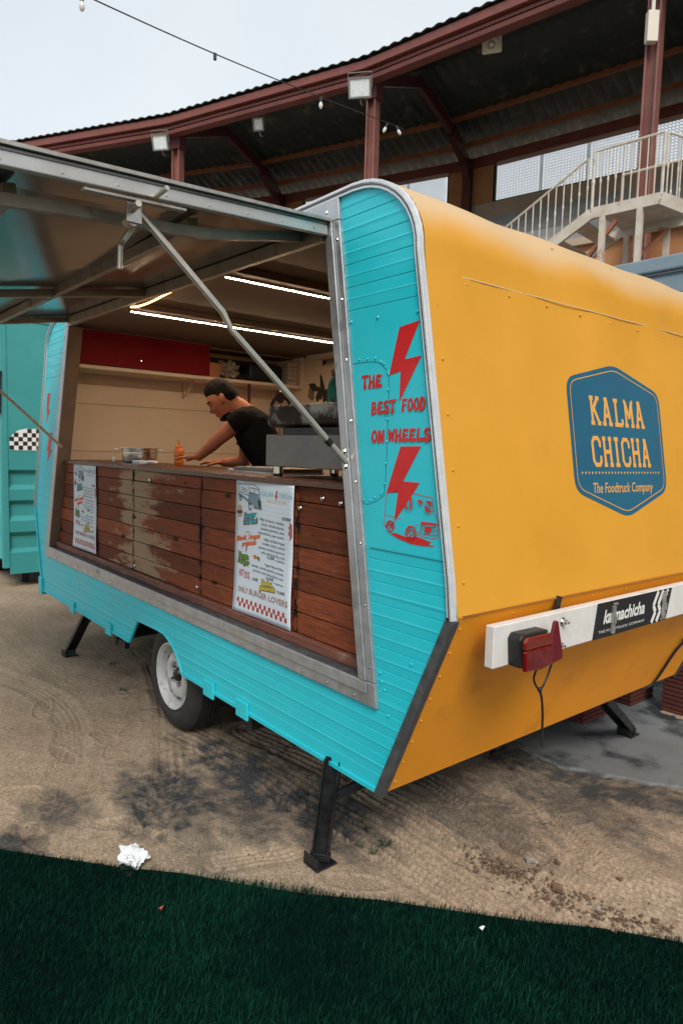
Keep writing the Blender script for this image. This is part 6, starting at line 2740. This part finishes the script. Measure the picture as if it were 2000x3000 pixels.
pelvis = BP(1330, 1960)
spine_r = [
    (BP(1330, 1990), .155, .105, BP(1200, 1750) - BP(1330, 1990)),
    (BP(1210, 1780), .152, .108, BP(1060, 1520) - BP(1330, 1990)),
    (BP(1040, 1500), .150, .112, BP(880, 1250) - BP(1200, 1750)),
    (BP(880, 1230), .165, .122, BP(740, 980) - BP(1040, 1500)),
    (BP(770, 1010), .175, .118, BP(660, 820) - BP(880, 1230)),
    (BP(700, 880), .150, .085, BP(600, 730) - BP(770, 1010)),
    (BP(655, 800), .085, .060, BP(560, 700) - BP(700, 880)),
]
lsh, lel, lwr = BP(640, 950, .165), BP(265, 1270, .13), BP(-130, 1590, .05)
rsh, rel, rwr = BP(650, 1080, -.165), BP(565, 1668, -.19), BP(190, 1705, -.20)
body = MB()
body.add([head_surface(v) for v in IV], IF)
for s in (-1, 1):                                       # ears
    ec = HC + HL * s * .085 - HF * .012 + HU * -.004
    vs, fs = ico(2)
    body.add([ec + HF * (v[1] * .019 - v[2] * .005) + HU * v[2] * .034 + HL * s * (v[0] * .010 + .012 * max(0, -v[1])) for v in vs], fs)
capsule(body, [BP(640, 800), BP(540, 710), BP(400, 640)], [.070, .062, .060], 14)
torso_loft(body, spine_r)
capsule(body, [BP(700, 900, .10), lsh], [.062, .058])
capsule(body, [BP(700, 960, -.10), rsh], [.062, .056])
capsule(body, [lsh, lsh.lerp(lel, .45), lel, lel.lerp(lwr, .35), lwr], [.056, .053, .042, .043, .029])
capsule(body, [rsh, rsh.lerp(rel, .5), rel, rel.lerp(rwr, .35), rwr], [.054, .050, .041, .042, .028])


def hand(mb, wrist, fdir, across, up, sc=1.0, curl=.25):
    """palm and five fingers: fdir along the fingers, across towards the thumb, up the back of the hand"""
    f_, a_, u_ = fdir.normalized(), across.normalized(), up.normalized()
    L = lambda a, b_, c: wrist + f_ * a * sc + a_ * b_ * sc + u_ * c * sc
    capsule(mb, [L(.0, 0, 0), L(.03, .012, 0), L(.085, .026, .0)], [.026 * sc, .020 * sc, .012 * sc], 10)
    capsule(mb, [L(.0, 0, 0), L(.03, -.012, 0), L(.080, -.030, .0)], [.024 * sc, .018 * sc, .011 * sc], 10)
    capsule(mb, [L(.02, 0, 0), L(.088, .0, .001)], [.022 * sc, .013 * sc], 10)
    for k, (b0, ln, sp) in enumerate(((.030, .072, .10), (.010, .080, .02), (-.012, .074, -.07), (-.032, .058, -.18))):
        p0 = L(.084, b0, .0)
        d0 = (f_ + a_ * sp + u_ * .10).normalized()
        d1 = (f_ + a_ * sp - u_ * curl).normalized()
        d2 = (f_ + a_ * sp - u_ * curl * 1.8).normalized()
        p1 = p0 + d0 * ln * .42 * sc
        p2 = p1 + d1 * ln * .32 * sc
        p3 = p2 + d2 * ln * .26 * sc
        capsule(mb, [p0, p1, p2, p3], [.0098 * sc, .0092 * sc, .0084 * sc, .0072 * sc], 8)
    t0 = L(.022, .022, -.004)
    t1 = t0 + (f_ * .6 + a_ * .8 - u_ * .1).normalized() * .042 * sc
    t2 = t1 + (f_ * .85 + a_ * .45 - u_ * .2).normalized() * .032 * sc
    t3 = t2 + (f_ * .95 + a_ * .2 - u_ * .2).normalized() * .024 * sc
    capsule(mb, [t0, t1, t2, t3], [.015 * sc, .012 * sc, .0105 * sc, .0085 * sc], 8)


UPZ = Vector((0, 0, 1))
lw2 = Vector((lwr.x, lwr.y, max(lwr.z, CT + .030)))
hand(body, lw2, FP + UPZ * -.10, -NEAR, UPZ)
rw2 = Vector((rwr.x, rwr.y, max(rwr.z, CT + .030)))
hand(body, rw2, FP + UPZ * -.08, NEAR, UPZ)
for s in (-1, 1):
    hip = pelvis + NEAR * s * .085 + Vector((0, 0, -.03))
    knee = Vector((hip.x, hip.y, FLOOR + .50)) + FP * .03
    ank = Vector((hip.x, hip.y, FLOOR + .09))
    capsule(body, [hip, knee, ank], [.085, .058, .045])
    capsule(body, [ank, ank + FP * .14 + Vector((0, 0, -.045))], [.045, .038])
man = empty('person', Vector((pelvis.x, pelvis.y, FLOOR)), 'man in black t-shirt leaning over the counter with one hand flat on it', 'person')
skin_o = remesh(body, 'body', SKIN, man, .0048, 3)

# clothes
sh = MB()
grow = lambda R, g_: [(c, a + g_, d + g_, ax) for c, a, d, ax in R]
torso_loft(sh, grow(spine_r[:-1], .012))
torso_loft(sh, [(BP(700, 880), .160, .097, BP(600, 730) - BP(770, 1010)), (BP(650, 800), .088, .072, BP(560, 700) - BP(700, 880)), (BP(632, 775), .072, .064, BP(560, 700) - BP(700, 880))])
capsule(sh, [BP(700, 900, .10), lsh], [.074, .072])
capsule(sh, [BP(700, 960, -.10), rsh], [.074, .072])
sh.tube([lsh, lsh.lerp(lel, .10), lsh.lerp(lel, .30)], [.072, .074, .076], 16)
sh.tube([rsh, rsh.lerp(rel, .2), rsh.lerp(rel, .52)], [.070, .070, .068], 16)
shirt = remesh(sh, 'tshirt', SHIRT, man, .007, 3)
pt = MB()
capsule(pt, [pelvis + Vector((0, 0, -.01)) + NEAR * .07, pelvis + Vector((0, 0, -.01)) - NEAR * .07], [.115, .115], 14)
for s in (-1, 1):
    hip = pelvis + NEAR * s * .085 + Vector((0, 0, -.03))
    knee = Vector((hip.x, hip.y, FLOOR + .50)) + FP * .03
    ank = Vector((hip.x, hip.y, FLOOR + .11))
    capsule(pt, [hip, knee], [.098, .074])
    pt.tube([knee, ank], [.074, .066], 14)
remesh(pt, 'trousers', CLOTH_DK, man, .010, 3)

# hair, brows, beard: shells that dip under the skin outside their own patch
vs = []
for v in IV:
    x, y, z = v
    hl = .34 + .22 * max(0, y) + (-.62 * ss(.25, -.55, y)) - .10 * (abs(x) > .5) * (y < .3)
    hl += .05 * math.sin(x * 23 + z * 9) * math.sin(y * 19)
    m_ = ss(hl - .16, hl + .10, z)
    thick = .0015 + .012 * ss(.3, .9, z) + .006 * ss(.45, .95, y) * ss(.45, .8, z)
    vs.append(head_surface(v, -.008 + m_ * (.008 + thick) + random.uniform(-.0012, .0012) * m_))
b = MB()
b.add(vs, IF)
b.build('hair', HAIR, man, smooth=True, recalc=False)
vs = []
for v in IV:
    x, y, z = v
    chin = ss(.15, .40, y) * ss(-.66, -.76, z) * (1 - ss(.66, .85, abs(x)))
    jaw = ss(-.45, -.2, y) * (1 - ss(.45, .8, y)) * ss(-.52, -.66, z) * .64
    must = math.exp(-((z + .50) / .035) ** 2) * (1 if y > .72 else 0) * (1 if abs(x) < .36 else 0)
    m_ = max(chin, jaw * .9, must)
    vs.append(head_surface(v, -.006 + .0105 * m_))
b = MB()
b.add(vs, IF)
b.build('beard', HAIR, man, smooth=True, recalc=False)
b = MB()
for s in (-1, 1):
    row = []
    for k in range(7):
        t = k / 6
        dx, dz = s * (.014 + .038 * t), .024 + .006 * math.sin(math.pi * t) - .004 * t
        vv = Vector((dx / .078, 0, dz / .122))
        vv.y = math.sqrt(max(.05, 1 - vv.x ** 2 - vv.z ** 2))
        row.append(head_surface(tuple(vv), .001))
    b.tube(row, [.003, .0045, .0048, .0045, .004, .003, .0015], 6)
b.build('eyebrow', HAIR, man, smooth=True)
b = MB()
for s in (-1, 1):
    row = []
    for k in range(5):
        t = k / 4
        dx, dz = s * (.020 + .024 * t), .002 - .003 * math.sin(math.pi * t)
        vv = Vector((dx / .078, 0, dz / .122))
        vv.y = math.sqrt(max(.05, 1 - vv.x ** 2 - vv.z ** 2))
        row.append(head_surface(tuple(vv), .0012))
    b.tube(row, [.001, .0022, .0025, .0022, .001], 6)
b.build('eyelash', HAIR, man, smooth=True)
b = MB()
ep_ = HC + HL * .094 - HF * .006 - HU * .044
b.sphere(ep_, .0055, 8, 6)
b.sphere(ep_ - HU * .010, .0045, 8, 6)
b.build('earring', CHROME, man, smooth=True)
